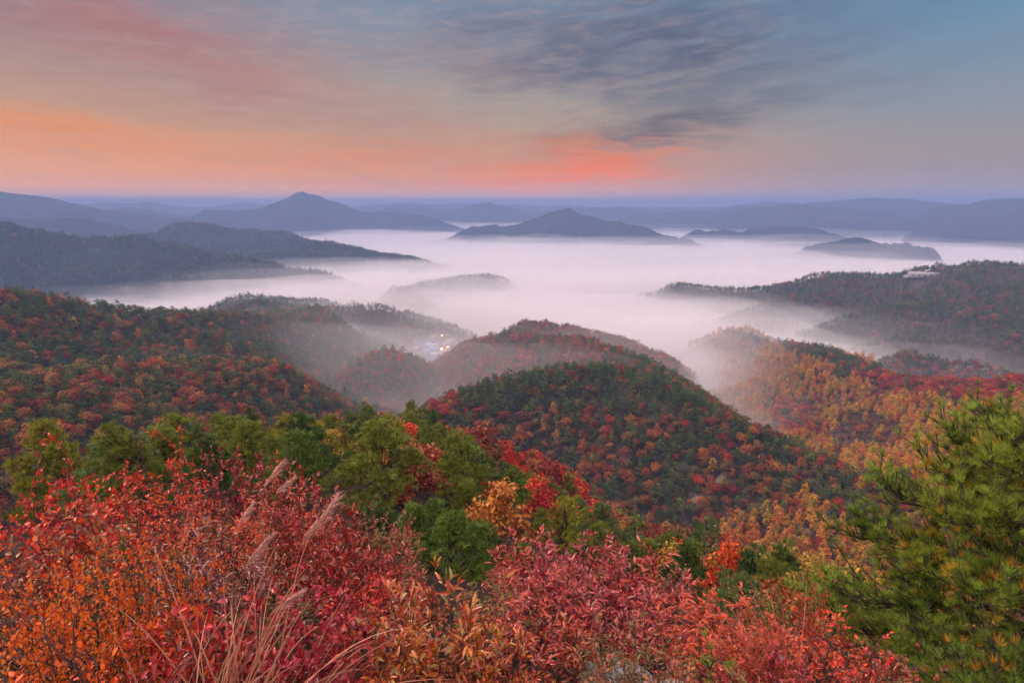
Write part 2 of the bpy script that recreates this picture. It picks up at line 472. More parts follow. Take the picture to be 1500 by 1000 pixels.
hill("mountain", [(235, 326, 4900), (270, 318, 4850), (298, 302, 4800), (340, 306, 4800), (382, 305, 4800), (412, 292, 4800), (440, 285, 4800), (468, 287, 4800), (500, 295, 4800), (525, 306, 4750), (560, 311, 4700), (610, 316, 4600), (650, 324, 4500)], 700, 800, 45, 0.55)
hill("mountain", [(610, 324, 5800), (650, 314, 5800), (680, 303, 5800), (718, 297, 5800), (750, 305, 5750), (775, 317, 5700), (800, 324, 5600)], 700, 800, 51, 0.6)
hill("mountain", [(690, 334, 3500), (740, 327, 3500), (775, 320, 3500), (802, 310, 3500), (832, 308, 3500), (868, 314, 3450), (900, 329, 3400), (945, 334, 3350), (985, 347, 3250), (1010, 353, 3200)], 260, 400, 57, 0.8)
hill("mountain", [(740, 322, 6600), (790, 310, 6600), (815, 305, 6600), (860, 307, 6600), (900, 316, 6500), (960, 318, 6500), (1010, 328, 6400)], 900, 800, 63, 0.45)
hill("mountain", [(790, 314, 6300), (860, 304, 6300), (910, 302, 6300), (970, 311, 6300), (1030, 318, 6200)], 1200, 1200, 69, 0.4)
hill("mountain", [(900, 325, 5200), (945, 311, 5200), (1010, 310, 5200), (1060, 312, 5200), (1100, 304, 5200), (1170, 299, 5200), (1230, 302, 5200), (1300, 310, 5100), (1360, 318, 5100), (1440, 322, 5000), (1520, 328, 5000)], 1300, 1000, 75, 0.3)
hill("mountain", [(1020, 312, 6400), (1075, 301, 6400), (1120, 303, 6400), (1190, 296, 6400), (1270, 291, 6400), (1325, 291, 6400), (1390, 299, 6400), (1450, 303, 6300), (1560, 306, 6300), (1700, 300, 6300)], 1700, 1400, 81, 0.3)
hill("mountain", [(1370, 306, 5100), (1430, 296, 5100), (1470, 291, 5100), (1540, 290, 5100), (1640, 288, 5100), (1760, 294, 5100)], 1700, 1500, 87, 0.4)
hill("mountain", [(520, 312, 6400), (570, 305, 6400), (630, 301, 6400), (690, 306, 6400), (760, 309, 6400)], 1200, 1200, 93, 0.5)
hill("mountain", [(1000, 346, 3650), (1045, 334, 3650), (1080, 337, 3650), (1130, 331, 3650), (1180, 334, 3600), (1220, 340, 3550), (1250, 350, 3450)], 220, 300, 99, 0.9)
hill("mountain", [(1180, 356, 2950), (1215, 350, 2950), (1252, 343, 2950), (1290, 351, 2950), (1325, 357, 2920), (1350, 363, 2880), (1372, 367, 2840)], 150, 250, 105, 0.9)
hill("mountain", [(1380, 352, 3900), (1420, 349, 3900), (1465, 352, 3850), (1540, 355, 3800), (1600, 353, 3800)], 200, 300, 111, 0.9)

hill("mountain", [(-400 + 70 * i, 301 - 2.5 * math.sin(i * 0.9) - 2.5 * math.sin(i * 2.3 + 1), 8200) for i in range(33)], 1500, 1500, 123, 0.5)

# ------------------------------------------------------------------ the sea of fog: banks of even density with rolling tops
def volume_mat(name, color, density, aniso=0.0, absorb=None):
    m = bpy.data.materials.new(name); m.use_nodes = True
    t = NT(m.node_tree)
    t.n.remove(t.n['Principled BSDF'])
    v = t.n.new('ShaderNodeVolumePrincipled')
    v.inputs['Color'].default_value = tuple(color) + (1,)
    if absorb: v.inputs['Absorption Color'].default_value = tuple(absorb) + (1,)
    v.inputs['Density'].default_value = density
    v.inputs['Anisotropy'].default_value = aniso
    t.l.new(v.outputs[0], t.n['Material Output'].inputs['Volume'])
    m.volume_intersection_method = 'FAST' if hasattr(m, 'volume_intersection_method') else None
    return m


SWELL = [(at(470, 440, 1180).x, at(470, 440, 1180).y, 420, 330, 30.0), (at(1085, 520, 860).x, at(1085, 520, 860).y, 110, 130, 34.0),
         (at(640, 480, 1150).x, at(640, 480, 1150).y, 260, 260, 20.0), (at(1400, 520, 900).x, at(1400, 520, 900).y, 200, 160, 14.0), (at(900, 500, 800).x, at(900, 500, 800).y, 160, 120, 16.0),
         (at(640, 545, 590).x, at(640, 545, 590).y, 230, 110, 34.0), (at(820, 540, 475).x, at(820, 540, 475).y, 150, 55, 44.0), (at(420, 530, 600).x, at(420, 530, 600).y, 200, 120, 34.0), (at(190, 480, 455).x, at(190, 480, 455).y, 210, 55, 58.0)]


def fog_top(x, y, lvl, amp, seed, swell=0.0):
    r = np.hypot(x, y)
    z = lvl + amp * (fbm(x / 520 + seed, y / 300, 4, seed) * 1.0 + 0.8 * fbm(x / 1500, y / 600 + seed, 3, seed + 3))
    vx, vy = VILLAGE[0], VILLAGE[1]
    d = np.hypot((x - vx) / 150, (y - vy) / 190)
    z = z - FOG_DIP * np.exp(-d * d)
    for bx, by, w1, w2, up in SWELL:
        z = z + up * swell * np.exp(-((x - bx) / w1) ** 2 - ((y - by) / w2) ** 2)
    return z


FOG_DIP = 22.0


def fog_bank(name, lvl, amp, seed, m, label, zb=-272.0, swell=0.0):
    xs = np.concatenate([-np.geomspace(16000, 1500, 26), np.linspace(-1450, 1450, 117), np.geomspace(1500, 16000, 26)])
    ys = np.concatenate([np.linspace(300, 2400, 86), np.geomspace(2450, 17500, 70)])
    X, Y = np.meshgrid(xs, ys, indexing='ij')
    Z = np.maximum(fog_top(X, Y, lvl, amp, seed, swell), zb + 1.5)
    nx, ny = X.shape
    top = np.stack([X, Y, Z], -1).reshape(-1, 3); bot = top.copy(); bot[:, 2] = zb
    N = nx * ny; f = grid_faces(nx, ny)
    fs = [f[:, ::-1], f + N]
    def side(idx):
        a, b = idx[:-1], idx[1:]
        return np.stack([a, b, b + N, a + N], 1)
    I = np.arange(N).reshape(nx, ny)
    fs += [side(I[:, 0]), side(I[:, -1])[:, ::-1], side(I[0, :])[:, ::-1], side(I[-1, :])]
    link(name, new_mesh(name, np.concatenate([top, bot]), fs, [m], False), kind='stuff', label=label)


FOGC = (0.92, 0.85, 0.90)
fog_bank("fog", FOG - 3, 22, 2, volume_mat("fog_dense", FOGC, 0.013), 'dense pale fog filling the valleys between the hills')
fog_bank("fog", FOG + 11, 38, 8, volume_mat("fog_soft", FOGC, 0.0045), 'soft upper fog along the top of the fog sea', -273.0, 0.55)
fog_bank("fog", FOG + 27, 50, 14, volume_mat("fog_thin", FOGC, 0.0016), 'thin veil of fog drifting over the fog sea', -274.0, 1.3)

fog_bank("fog", FOG + 46, 44, 27, volume_mat("fog_veil", FOGC, 0.0006), 'faintest topmost mist above the fog sea', -275.0, 1.6)

# ------------------------------------------------------------------ haze: the blue morning air under the inversion
HAZE_D = 0.00024
hz = [(-17500, -2600, -290), (17500, -2600, -290), (17500, 19500, -290), (-17500, 19500, -290)]
hv = hz + [(x, y, 98.0) for x, y, _ in hz]
hf = [(3, 2, 1, 0), (4, 5, 6, 7), (0, 1, 5, 4), (1, 2, 6, 5), (2, 3, 7, 6), (3, 0, 4, 7)]
link("haze", new_mesh("haze", hv, [hf], [volume_mat("haze", (0.23, 0.315, 0.59), HAZE_D)]), kind='stuff', label='pale blue morning haze in the air between the hills')


# ------------------------------------------------------------------ plant building blocks
RNG = np.random.default_rng(7)


def unit(v):
    v = np.asarray(v, float)
    return v / np.maximum(np.linalg.norm(v, axis=-1, keepdims=True), 1e-9)


def frames(dirs, roll):
    """(n,3,3) matrices whose first column is the direction, third column the leaf normal"""
    x = unit(dirs)
    up = np.where(np.abs(x[:, 2:3]) > 0.95, np.array([[1.0, 0, 0]]), np.array([[0, 0, 1.0]]))
    y = unit(np.cross(up, x)); z = np.cross(x, y)
    c, s = np.cos(roll)[:, None], np.sin(roll)[:, None]
    y2 = y * c + z * s; z2 = z * c - y * s
    return np.stack([x, y2, z2], axis=2)


def place(tv, tfs, pos, Fm, scale):
    """copies of a template (verts, list of face arrays) -> verts, faces, copy index per face"""
    tv = np.asarray(tv, float); n = len(pos)
    scale = np.asarray(scale, float)
    sc = scale[:, None, None] if scale.ndim == 1 else scale[:, None, :]
    V = np.einsum('nij,nkj->nki', Fm, tv[None] * sc) + np.asarray(pos)[:, None, :]
    off = (np.arange(n) * len(tv))[:, None, None]
    fs = [(np.asarray(f)[None] + off).reshape(-1, len(f[0])) for f in tfs]
    idx = [np.repeat(np.arange(n), len(f)) for f in tfs]
    return V.reshape(-1, 3), fs, idx


class Geo:
    def __init__(self): self.V = []; self.f = {3: [], 4: []}; self.a = {3: [], 4: []}; self.n = 0

    def add(self, V, fs, attr):
        for f, a in zip(fs, attr):
            k = f.shape[1]; self.f[k].append(f + self.n); self.a[k].append(np.asarray(a, float))
        self.V.append(V); self.n += len(V)

    def mesh(self, name, mats, smooth=False):
        polys, at_ = [], []
        for k in (3, 4):
            if self.f[k]: polys.append(np.concatenate(self.f[k])); at_.append(np.concatenate(self.a[k]))
        return new_mesh(name, np.concatenate(self.V), polys, mats, smooth, {'tone': np.concatenate(at_)})


def tube(g, pts, rads, sides=5, tone=0.5):
    pts = np.asarray(pts, float); n = len(pts)
    d = unit(np.gradient(pts, axis=0))
    Fm = frames(d, np.zeros(n))
    th = np.linspace(0, 2 * math.pi, sides, endpoint=False)
    ring = np.stack([np.cos(th), np.sin(th)], 1)
    V = pts[:, None, :] + (Fm[:, None, :, 1] * ring[None, :, :1] + Fm[:, None, :, 2] * ring[None, :, 1:]) * np.asarray(rads)[:, None, None]
    i = np.arange(n - 1)[:, None] * sides; j = np.arange(sides)[None, :]; j2 = (j + 1) % sides
    f = np.stack([i + j, i + j2, i + sides + j2, i + sides + j], -1).reshape(-1, 4)
    g.add(V.reshape(-1, 3), [f], [np.full(len(f), tone)])


def bend(a, b, k, rng, sag=0.0):
    """a wandering polyline from a to b"""
    a = np.asarray(a, float); b = np.asarray(b, float)
    t = np.linspace(0, 1, k)[:, None]
    L = np.linalg.norm(b - a)
    w = np.cumsum(rng.normal(0, 1, (k, 3)), 0); w = w - w[0] - t * (w[-1] - w[0])
    p = a + (b - a) * t + w * L * 0.035
    p[:, 2] += sag * L * np.sin(np.pi * t[:, 0])
    return p


# templates
DIAMOND = ([(0, 0, 0), (0.5, 0.38, 0.06), (1, 0, 0), (0.5, -0.38, 0.06)], [[(0, 3, 2, 1)]])
def leaf_t(w, curl, fold, w2=None):
    """a leaf with a midrib fold and a curl, length 1 along x"""
    w2 = w * 0.8 if w2 is None else w2
    z = lambda x: -curl * x * x
    v = [(0, 0, 0), (0.12, 0, 0)]
    v = [(0, 0, 0), (0.35, w, z(0.35) + fold * w), (0.35, 0, z(0.35)), (0.35, -w, z(0.35) + fold * w),
         (0.70, w2, z(0.70) + fold * w2), (0.70, 0, z(0.70)), (0.70, -w2, z(0.70) + fold * w2), (1.0, 0, z(1.0))]
    return (v, [[(0, 2, 1), (0, 3, 2), (4, 5, 7), (5, 6, 7)], [(1, 2, 5, 4), (2, 3, 6, 5)]])
LEAF_LONG = leaf_t(0.135, 0.22, 0.7)
LEAF_CURL = leaf_t(0.11, 0.75, 1.2)
LEAF_OVAL = leaf_t(0.26, 0.12, 0.35, 0.20)
LEAF_SMALL = ([(0, 0, 0), (0.45, 0.3, 0.05), (1, 0, -0.1), (0.45, -0.3, 0.05)], [[(0, 2, 1), (0, 3, 2)]])
def tuft_t(k, spread, w, seed):
    r = np.random.default_rng(seed); v, f = [], []
    for i in range(k):
        th = r.uniform(0, 2 * math.pi); a = r.uniform(0.15, 1.0) * spread; L = r.uniform(0.7, 1.0)
        d = np.array([math.cos(a), math.sin(a) * math.cos(th), math.sin(a) * math.sin(th)])
        s = unit(np.cross(d, r.normal(0, 1, 3)))
        b = -0.15 * np.array([1, 0, 0]) + 0.06 * d; n = len(v)
        v += [tuple(b - s * w), tuple(b + s * w), tuple(d * L)]
        f.append((n, n + 1, n + 2))
    return (v, [f])


def ball(rng, n):
    return unit(rng.normal(0, 1, (n, 3)))


# ------------------------------------------------------------------ foliage materials
def foliage_mat(name, shades, own=False, rough=0.6, spec=0.25, trans=0.22, gain=1.0, sat=1.0):
    """own: the object's own colour sets the hue; otherwise shades are spread at random between plants.
    Leaf-to-leaf differences come from the 'tone' of each leaf."""
    m, t, p = mat(name, rough, spec)
    at_ = t.n.new('ShaderNodeAttribute'); at_.attribute_name = 'tone'
    oi = t.n.new('ShaderNodeObjectInfo')
    n = len(shades)
    if own:
        base = oi.outputs['Color']
    else:
        base = t.ramp(oi.outputs['Random'], [((i + 0.0) / n, lin(c)) for i, c in enumerate(shades)], 'CONSTANT')
    hsv = t.n.new('ShaderNodeHueSaturation')
    hsv.inputs['Saturation'].default_value = sat
    t.put(hsv.inputs['Hue'], t.mrange(at_.outputs['Fac'], 0, 1, 0.478, 0.522, False))
    t.put(hsv.inputs['Value'], t.mrange(at_.outputs['Fac'], 0, 1, 0.42 * gain, 1.38 * gain, False))
    t.put(hsv.inputs['Color'], base)
    t.l.new(hsv.outputs[0], p.inputs['Base Color'])
    if trans:
        tr = t.n.new('ShaderNodeBsdfTranslucent'); t.l.new(hsv.outputs[0], tr.inputs[0])
        mx = t.n.new('ShaderNodeMixShader'); mx.inputs[0].default_value = trans
        t.l.new(p.outputs[0], mx.inputs[1]); t.l.new(tr.outputs[0], mx.inputs[2])
        t.l.new(mx.outputs[0], t.n['Material Output'].inputs['Surface'])
    return m


def leaf_mat(name, stops, rough=0.45, spec=0.5, trans=0.25):
    """leaves of one plant run through these colours"""
    m, t, p = mat(name, rough, spec)
    at_ = t.n.new('ShaderNodeAttribute'); at_.attribute_name = 'tone'
    n = len(stops)
    c = t.ramp(at_.outputs['Fac'], [(i / (n - 1), lin(s)) for i, s in enumerate(stops)])
    oi = t.n.new('ShaderNodeObjectInfo')
    hsv = t.n.new('ShaderNodeHueSaturation')
    t.put(hsv.inputs['Hue'], t.mrange(oi.outputs['Random'], 0, 1, 0.488, 0.512, False))
    t.put(hsv.inputs['Value'], t.mrange(oi.outputs['Random'], 0, 1, 0.85, 1.15, False)); t.put(hsv.inputs['Color'], c)
    c = hsv.outputs[0]
    t.l.new(c, p.inputs['Base Color'])
    if trans:
        tr = t.n.new('ShaderNodeBsdfTranslucent'); t.l.new(c, tr.inputs[0])
        mx = t.n.new('ShaderNodeMixShader'); mx.inputs[0].default_value = trans
        t.l.new(p.outputs[0], mx.inputs[1]); t.l.new(tr.outputs[0], mx.inputs[2])
        t.l.new(mx.outputs[0], t.n['Material Output'].inputs['Surface'])
    return m


BARK, tb, pb = mat("bark", 0.9, 0.2)
bgm = tb.n.new('ShaderNodeTexCoord')
tb.l.new(tb.ramp(tb.noise(bgm.outputs['Object'], 9, 5, 0.7), [(0.35, (0.02, 0.014, 0.012)), (0.65, (0.085, 0.062, 0.055))]), pb.inputs['Base Color'])
TWIG, tw, pw = mat("twig", 0.8, 0.25)
tw.l.new(tw.ramp(tw.noise(tw.n.new('ShaderNodeTexCoord').outputs['Object'], 14, 3, 0.6), [(0.35, (0.03, 0.018, 0.018)), (0.7, (0.12, 0.075, 0.07))]), pw.inputs['Base Color'])

# shades by plain name; the words go into the labels
SHADES = {
    'pine': [('dark green', (70, 84, 48)), ('green', (84, 100, 50)), ('olive green', (102, 108, 50)), ('grey-green', (84, 96, 66)), ('dark green', (62, 78, 48))],
    'oak': [('rust brown', (138, 76, 38)), ('brown', (118, 80, 46)), ('rusty orange', (152, 82, 40)), ('orange', (164, 94, 42)), ('russet', (142, 68, 40)), ('dull red', (134, 56, 40)), ('olive brown', (116, 94, 48))],
    'maple': [('crimson', (150, 38, 38)), ('bright red', (176, 46, 34)), ('dark red', (122, 40, 38)), ('brick red', (152, 60, 38))],
    'larch': [('golden', (198, 134, 42)), ('amber', (194, 114, 36)), ('yellow-green', (150, 120, 42)), ('orange', (186, 98, 36)), ('straw yellow', (168, 126, 48))],
}
NEAR_SHADES = {
    'pine': [('green', (98, 116, 46)), ('dark green', (74, 94, 44)), ('olive green', (116, 120, 46)), ('yellow-green', (136, 132, 46)), ('grey-green', (98, 112, 66))],
    'maple': [('crimson', (190, 40, 48)), ('bright red', (206, 52, 42)), ('scarlet', (204, 62, 40)), ('orange-red', (214, 84, 36))],
    'oak': [('russet', (160, 80, 46)), ('orange-brown', (172, 100, 48)), ('yellow-brown', (156, 122, 50)), ('reddish brown', (150, 70, 52))],
}
OWN = {k: foliage_mat(k + "_foliage", v, own=True, trans=0.15 if k == 'pine' else 0.25, sat=1.0) for k, v in SHADES.items()}
MASS = {k: foliage_mat(k + "_mass", [c for _, c in v], trans=0.1 if k == 'pine' else 0.2, sat=1.0) for k, v in SHADES.items()}


# ------------------------------------------------------------------ tree crowns for the slopes (unit: metres)
def crown_broad(seed, R=4.2, H=9.5, n=330, size=0.95, kind='oak'):
    rng = np.random.default_rng(seed); g = Geo()
    nl = rng.integers(8, 13)
    lob = []
    for i in range(nl):
        if kind == 'larch':
            t = (i + 0.5) / nl; rr_ = R * (0.35 + 0.65 * math.sin(math.pi * min(1, 0.25 + 0.75 * t))) * rng.uniform(0.5, 0.9); a = i * 2.4 + rng.uniform(0, 0.8)
            lob.append((rr_ * math.cos(a) * 0.6, rr_ * math.sin(a) * 0.6, H * (0.24 + 0.62 * t), R * (0.56 - 0.22 * t) * rng.uniform(0.8, 1.2), R * (0.66 - 0.24 * t)))
        else:
            a = rng.uniform(0, 6.28); q = rng.uniform(0, 1) ** 0.5; zf = rng.uniform(0.42, 0.86) - 0.18 * q * q
            lob.append((R * 0.62 * q * math.cos(a), R * 0.62 * q * math.sin(a), H * zf, R * rng.uniform(0.32, 0.5), R * rng.uniform(0.28, 0.42)))
    if kind != 'larch': lob.append((0, 0, H * 0.62, R * 0.6, R * 0.55))
    lob = np.array(lob); w = lob[:, 3] ** 2; k = rng.choice(len(lob), n, p=w / w.sum())
    d = ball(rng, n); d[:, 2] = np.where(d[:, 2] < -0.3, -d[:, 2], d[:, 2])
    rad_ = rng.uniform(0.72, 1.08, n)[:, None]
    pos = lob[k, :3] + d * np.stack([lob[k, 3], lob[k, 3], lob[k, 4]], 1) * rad_
    nrm = unit(d + rng.normal(0, 0.45, (n, 3)) + np.array([0, 0, 0.25]))
    tang = unit(np.cross(nrm, rng.normal(0, 1, (n, 3))))
    Fm = np.stack([tang, np.cross(nrm, tang), nrm], axis=2)
    sz = size * rng.uniform(0.55, 1.2, n)
    lt = rng.uniform(0, 1, len(lob))
    tone = np.clip(0.55 * lt[k] + 0.45 * rng.uniform(0, 1, n), 0, 1)
    V, fs, ix = place(np.array(DIAMOND[0]) - [0.5, 0, 0], DIAMOND[1], pos, Fm, sz)
    g.add(V, fs, [tone[i] for i in ix])
    return g, lob


def crown_pine(seed, R=3.3, H=9.5, n=300, size=0.8):
    rng = np.random.default_rng(seed); g = Geo(); lob = []
    npad = rng.integers(10, 15)
    lean = rng.normal(0, 0.05, 2)
    for i in range(npad):
        t = (i + rng.uniform(0, 0.6)) / npad; a = i * 2.4 + rng.uniform(-0.5, 0.5)
        rho = R * (1.0 - t) ** 0.7 * rng.uniform(0.35, 0.85)
        z = H * (0.32 + 0.64 * t)
        lob.append((rho * math.cos(a) + lean[0] * z, rho * math.sin(a) + lean[1] * z, z, R * rng.uniform(0.34, 0.52) * (1.1 - 0.55 * t), R * rng.uniform(0.16, 0.26)))
    lob = np.array(lob); w = lob[:, 3] ** 2; k = rng.choice(len(lob), n, p=w / w.sum())
    d = ball(rng, n); d[:, 2] = np.where(d[:, 2] < -0.2, -d[:, 2], d[:, 2])
    pos = lob[k, :3] + d * np.stack([lob[k, 3], lob[k, 3], lob[k, 4]], 1) * rng.uniform(0.6, 1.1, n)[:, None]
    ax = unit(d * [1, 1, 0.6] + [0, 0, 0.7] + rng.normal(0, 0.35, (n, 3)))
    Fm = frames(ax, rng.uniform(0, 6.28, n))
    tone = np.clip(0.35 * rng.uniform(0, 1, len(lob))[k] + 0.65 * rng.uniform(0, 1, n), 0, 1)
    V, fs, ix = place(np.array(DIAMOND[0]) * [1, 0.8, 1] - [0.3, 0, 0], DIAMOND[1], pos, Fm, size * rng.uniform(0.6, 1.2, n))
    g.add(V, fs, [tone[i] for i in ix])
    return g, lob


def stem_geo(g, lob, H, r0, rng, sides=5, limbs=True, tone=0.5):
    top = np.array([lob[:, 0].mean() * 0.5, lob[:, 1].mean() * 0.5, H * 0.86])
    p = bend((0, 0, -0.8), top, 7, rng); tube(g, p, np.linspace(r0, r0 * 0.22, 7), sides, tone)
    if limbs:
        for l in lob:
            i = int(np.clip((l[2] / H) * 6 - 1.0, 1, 5))
            q = bend(p[i], l[:3], 5, rng, -0.05); tube(g, q, np.linspace(r0 * 0.38, r0 * 0.1, 5), 4, tone)
    return p


FARKIND = {}
for kind, nv in (('pine', 4), ('oak', 4), ('maple', 3), ('larch', 3)):
    for i in range(nv):
        rng = np.random.default_rng(100 + i + 10 * len(kind))
        if kind == 'pine': g, lob = crown_pine(200 + i, R=3.2 + 0.35 * (i % 2), H=9.5 + i * 0.5, n=480, size=0.64)
        elif kind == 'larch': g, lob = crown_broad(300 + i, R=2.9, H=11.5, n=460, size=0.62, kind='larch')
        else: g, lob = crown_broad(400 + i + 20 * len(kind), R=4.0 + 0.3 * (i % 2), H=9.0 + 0.4 * i, n=600, size=0.66)
        crown = g.mesh(kind + "_tree", [OWN[kind]])
        sg = Geo(); stem_geo(sg, lob, 9, 0.2, rng, 4, False)
        # one mesh: crown and a short stem
        g.add(np.concatenate(sg.V), [np.concatenate(sg.f[4])], [np.zeros(sum(len(x) for x in sg.f[4]))])
        def both(name, mlist):
            me = g.mesh(name, mlist)
            n4 = len(me.polygons); ns = sum(len(x) for x in sg.f[4])
            mi = np.zeros(n4, np.int32); mi[n4 - ns:] = 1
            me.polygons.foreach_set('material_index', mi)
            return me
        FARKIND.setdefault(kind, []).append((crown, both(kind + "_mass", [MASS[kind], BARK]), sg.mesh("trunk", [BARK], True)))

# ------------------------------------------------------------------ where the trees of the slopes stand
rng = np.random.default_rng(21)


def ridge_of(x, y):
    """name of the ridge each point belongs to and its level distance from the crest"""
    best = np.full(len(x), -1e9); who = np.zeros(len(x), int); dist = np.zeros(len(x))
    for i, (pts, slope, rnd) in enumerate(RP.values()):
        for a, b in zip(pts[:-1], pts[1:]):
            ab = b[:2] - a[:2]; t = np.clip(((x - a[0]) * ab[0] + (y - a[1]) * ab[1]) / (ab @ ab), 0, 1)
            d = np.hypot(x - a[0] - t * ab[0], y - a[1] - t * ab[1])
            h = a[2] + t * (b[2] - a[2]) - slope * (np.sqrt(d * d + rnd * rnd) - rnd)
            m = h > best
            best = np.where(m, h, best); who = np.where(m, i, who); dist = np.where(m, d, dist)
    return who, dist


RN = list(RP.keys())
cand = []
for r0, r1, sp in ((95, 480, 4.1), (480, 800, 5.2), (800, 1750, 7.2)):
    n = int(r1 * 2 / sp)
    gx, gy = np.meshgrid(np.arange(-n // 2, n // 2 + 1) * sp, np.arange(0, n // 2 + 1) * sp)
    gx = gx.ravel() + rng.uniform(-0.48, 0.48, gx.size) * sp; gy = gy.ravel() + rng.uniform(-0.48, 0.48, gy.size) * sp
    r = np.hypot(gx, gy); a = np.degrees(np.arctan2(gx, gy))
    m = (r >= r0) & (r < r1) & (np.abs(a) < 47)
    cand.append(np.stack([gx[m], gy[m], np.full(m.sum(), sp)], 1))
cand = np.concatenate(cand)
tz = ground(cand[:, 0], cand[:, 1])
r = np.hypot(cand[:, 0], cand[:, 1])
slopefog = fog_top(cand[:, 0], cand[:, 1], FOG, 16, 2)
who, dcr = ridge_of(cand[:, 0], cand[:, 1])
fore = ground_fore(cand[:, 0], cand[:, 1]) > tz - 6
# hidden behind nearer ground: compare with the running horizon
ia = np.clip(np.searchsorted(aa, np.arctan2(cand[:, 0], cand[:, 1])), 0, NA - 1)
ir = np.clip(np.searchsorted(rr, r * 0.985 - 6) - 1, 0, NR - 1)
seen = (tz + 11) / r > HOR[ir, ia] + 3.0 / r
keep = seen & (tz > FOG - 12) & ((tz > slopefog - 16) | (r > 1200))
cand, tz, r, who, dcr, fore = (v[keep] for v in (cand, tz, r, who, dcr, fore))
PX, PY, _ = project(np.stack([cand[:, 0], cand[:, 1], tz], 1))
KINDS4 = ['pine', 'oak', 'maple', 'larch']
mixes = {  # pine, oak, maple, larch
    'left': (0.72, 0.25, 0.01, 0.02), 'hump': (0.52, 0.43, 0.03, 0.02), 'knob': (0.55, 0.30, 0.15, 0.0), 'knobb': (0.2, 0.6, 0.2, 0.0),
    'mid': (0.34, 0.48, 0.16, 0.02), 'midback': (0.3, 0.5, 0.2, 0.0), 'near': (0.48, 0.42, 0.08, 0.02), 'right': (0.05, 0.09, 0.02, 0.84),
    'rightfoot': (0.05, 0.08, 0.02, 0.85), 'rightknoll': (0.6, 0.3, 0.1, 0.0),
}
wts = np.array([mixes.get(RN[w], (0.88, 0.12, 0.0, 0.0)) for w in who])
wts[fore] = (0.30, 0.40, 0.20, 0.10)
nz_ = fbm(cand[:, 0] / 60, cand[:, 1] / 60, 3, 77)
isn = np.array([RN[w] == 'near' for w in who]) & ~fore
isr = np.array([RN[w] in ('right', 'rightfoot') for w in who])
ism = np.array([RN[w] == 'mid' for w in who])


def setw(m, w): wts[m] = w


setw(isn & (PY < 606 + 34 * nz_) & (PX < 1030), (0.90, 0.06, 0.04, 0.0))
setw(isn & (PY < 560 + 20 * nz_) & (PX < 800) & (PX > 690), (0.86, 0.12, 0.02, 0.0))
setw(isn & (PX > 960) & (PX < 1012) & (PY > 660), (0.9, 0.05, 0.05, 0.0))
setw(isn & (PX > 1110) & (PX < 1170) & (PY > 625) & (PY < 690), (0.85, 0.1, 0.05, 0.0))
setw(isn & (PX < 670), (0.3, 0.4, 0.3, 0.0))
setw(ism & (dcr < 25) & (PX > 720), (0.75, 0.15, 0.1, 0.0))
setw(ism & (PX > 745) & (PX < 880) & (PY > 498), (0.22, 0.45, 0.33, 0.0))
setw(ism & (PX < 740) & (PY > 510), (0.12, 0.8, 0.06, 0.02))
setw(isr & (dcr < 20 + 30 * nz_) & (PX < 1340), (0.72, 0.16, 0.06, 0.06))
setw(isr & (PX > 1275) & (PY > 550) & (PY < 592 + 24 * nz_), (0.14, 0.26, 0.60, 0.0))
setw(isr & (PX > 1130) & (PX < 1200) & (PY > 590) & (PY < 640), (0.1, 0.45, 0.40, 0.05))
setw(fore & (PX > 1110) & (PX < 1560), (0.06, 0.10, 0.03, 0.81))
setw(fore & (PX < 330), (0.2, 0.6, 0.15, 0.05))
# the bare brown scrub in the valley bottom carries few trees
scrub = isr & (np.hypot((PX - 1262) / 62, (PY - 640) / 34) < 1.0 + 0.5 * nz_) & (rng.uniform(0, 1, len(PX)) < 0.9)
bare = np.zeros(len(PX), bool)
road_px = np.interp(PY, [700, 712, 725, 740], [1060, 1052, 1034, 1012])
bare |= (np.abs(PX - road_px) < 9) & (PY > 696) & (PY < 746) & (PX > 1000) & (PX < 1070)
clump = np.clip((nz_ * 1.8 + 0.5), 0, 1)
u = rng.uniform(0, 1, len(PX))
cw = np.cumsum(wts / wts.sum(1, keepdims=True), 1)
kd = (u[:, None] > cw).sum(1)
sc = 0.5 + 0.85 * rng.beta(2.0, 1.8, len(PX)) * np.where(r > 800, 1.12, 1.0) * np.where(r < 480, 0.92, 1.0)
kd = np.where(scrub, 1, kd); sc = np.where(scrub, rng.uniform(0.18, 0.36, len(PX)), sc)
sc = np.where((kd == 3), sc * 0.98, sc)
HALL = ray_ground(1352, 405, 1200)
ok = ~bare & ~(np.hypot((cand[:, 0] - VILLAGE[0]) / 45, (cand[:, 1] - VILLAGE[1]) / 110) < 1) & ~((np.abs(cand[:, 0] - HALL.x) < 27) & (cand[:, 1] < HALL.y + 9) & (cand[:, 1] > HALL.y - 20))
cand, tz, r, who, dcr, fore, PX, PY, kd, sc = (v[ok] for v in (cand, tz, r, who, dcr, fore, PX, PY, kd, sc))
# saplings and scrub fill the gaps of the canopy
m = np.where(r < 850)[0]; m = np.repeat(m, 1)
fx = cand[m, 0] + rng.uniform(-4, 4, len(m)); fy = cand[m, 1] + rng.uniform(-4, 4, len(m))
SCRUB = np.stack([fx, fy, ground(fx, fy) - 0.8], 1); SCRUB_S = rng.uniform(0.3, 0.6, len(m))
SCRUB = SCRUB[(np.hypot((fx - VILLAGE[0]) / 45, (fy - VILLAGE[1]) / 110) > 1)]; SCRUB_S = SCRUB_S[:len(SCRUB)]
print("slope trees", len(kd), np.bincount(kd))

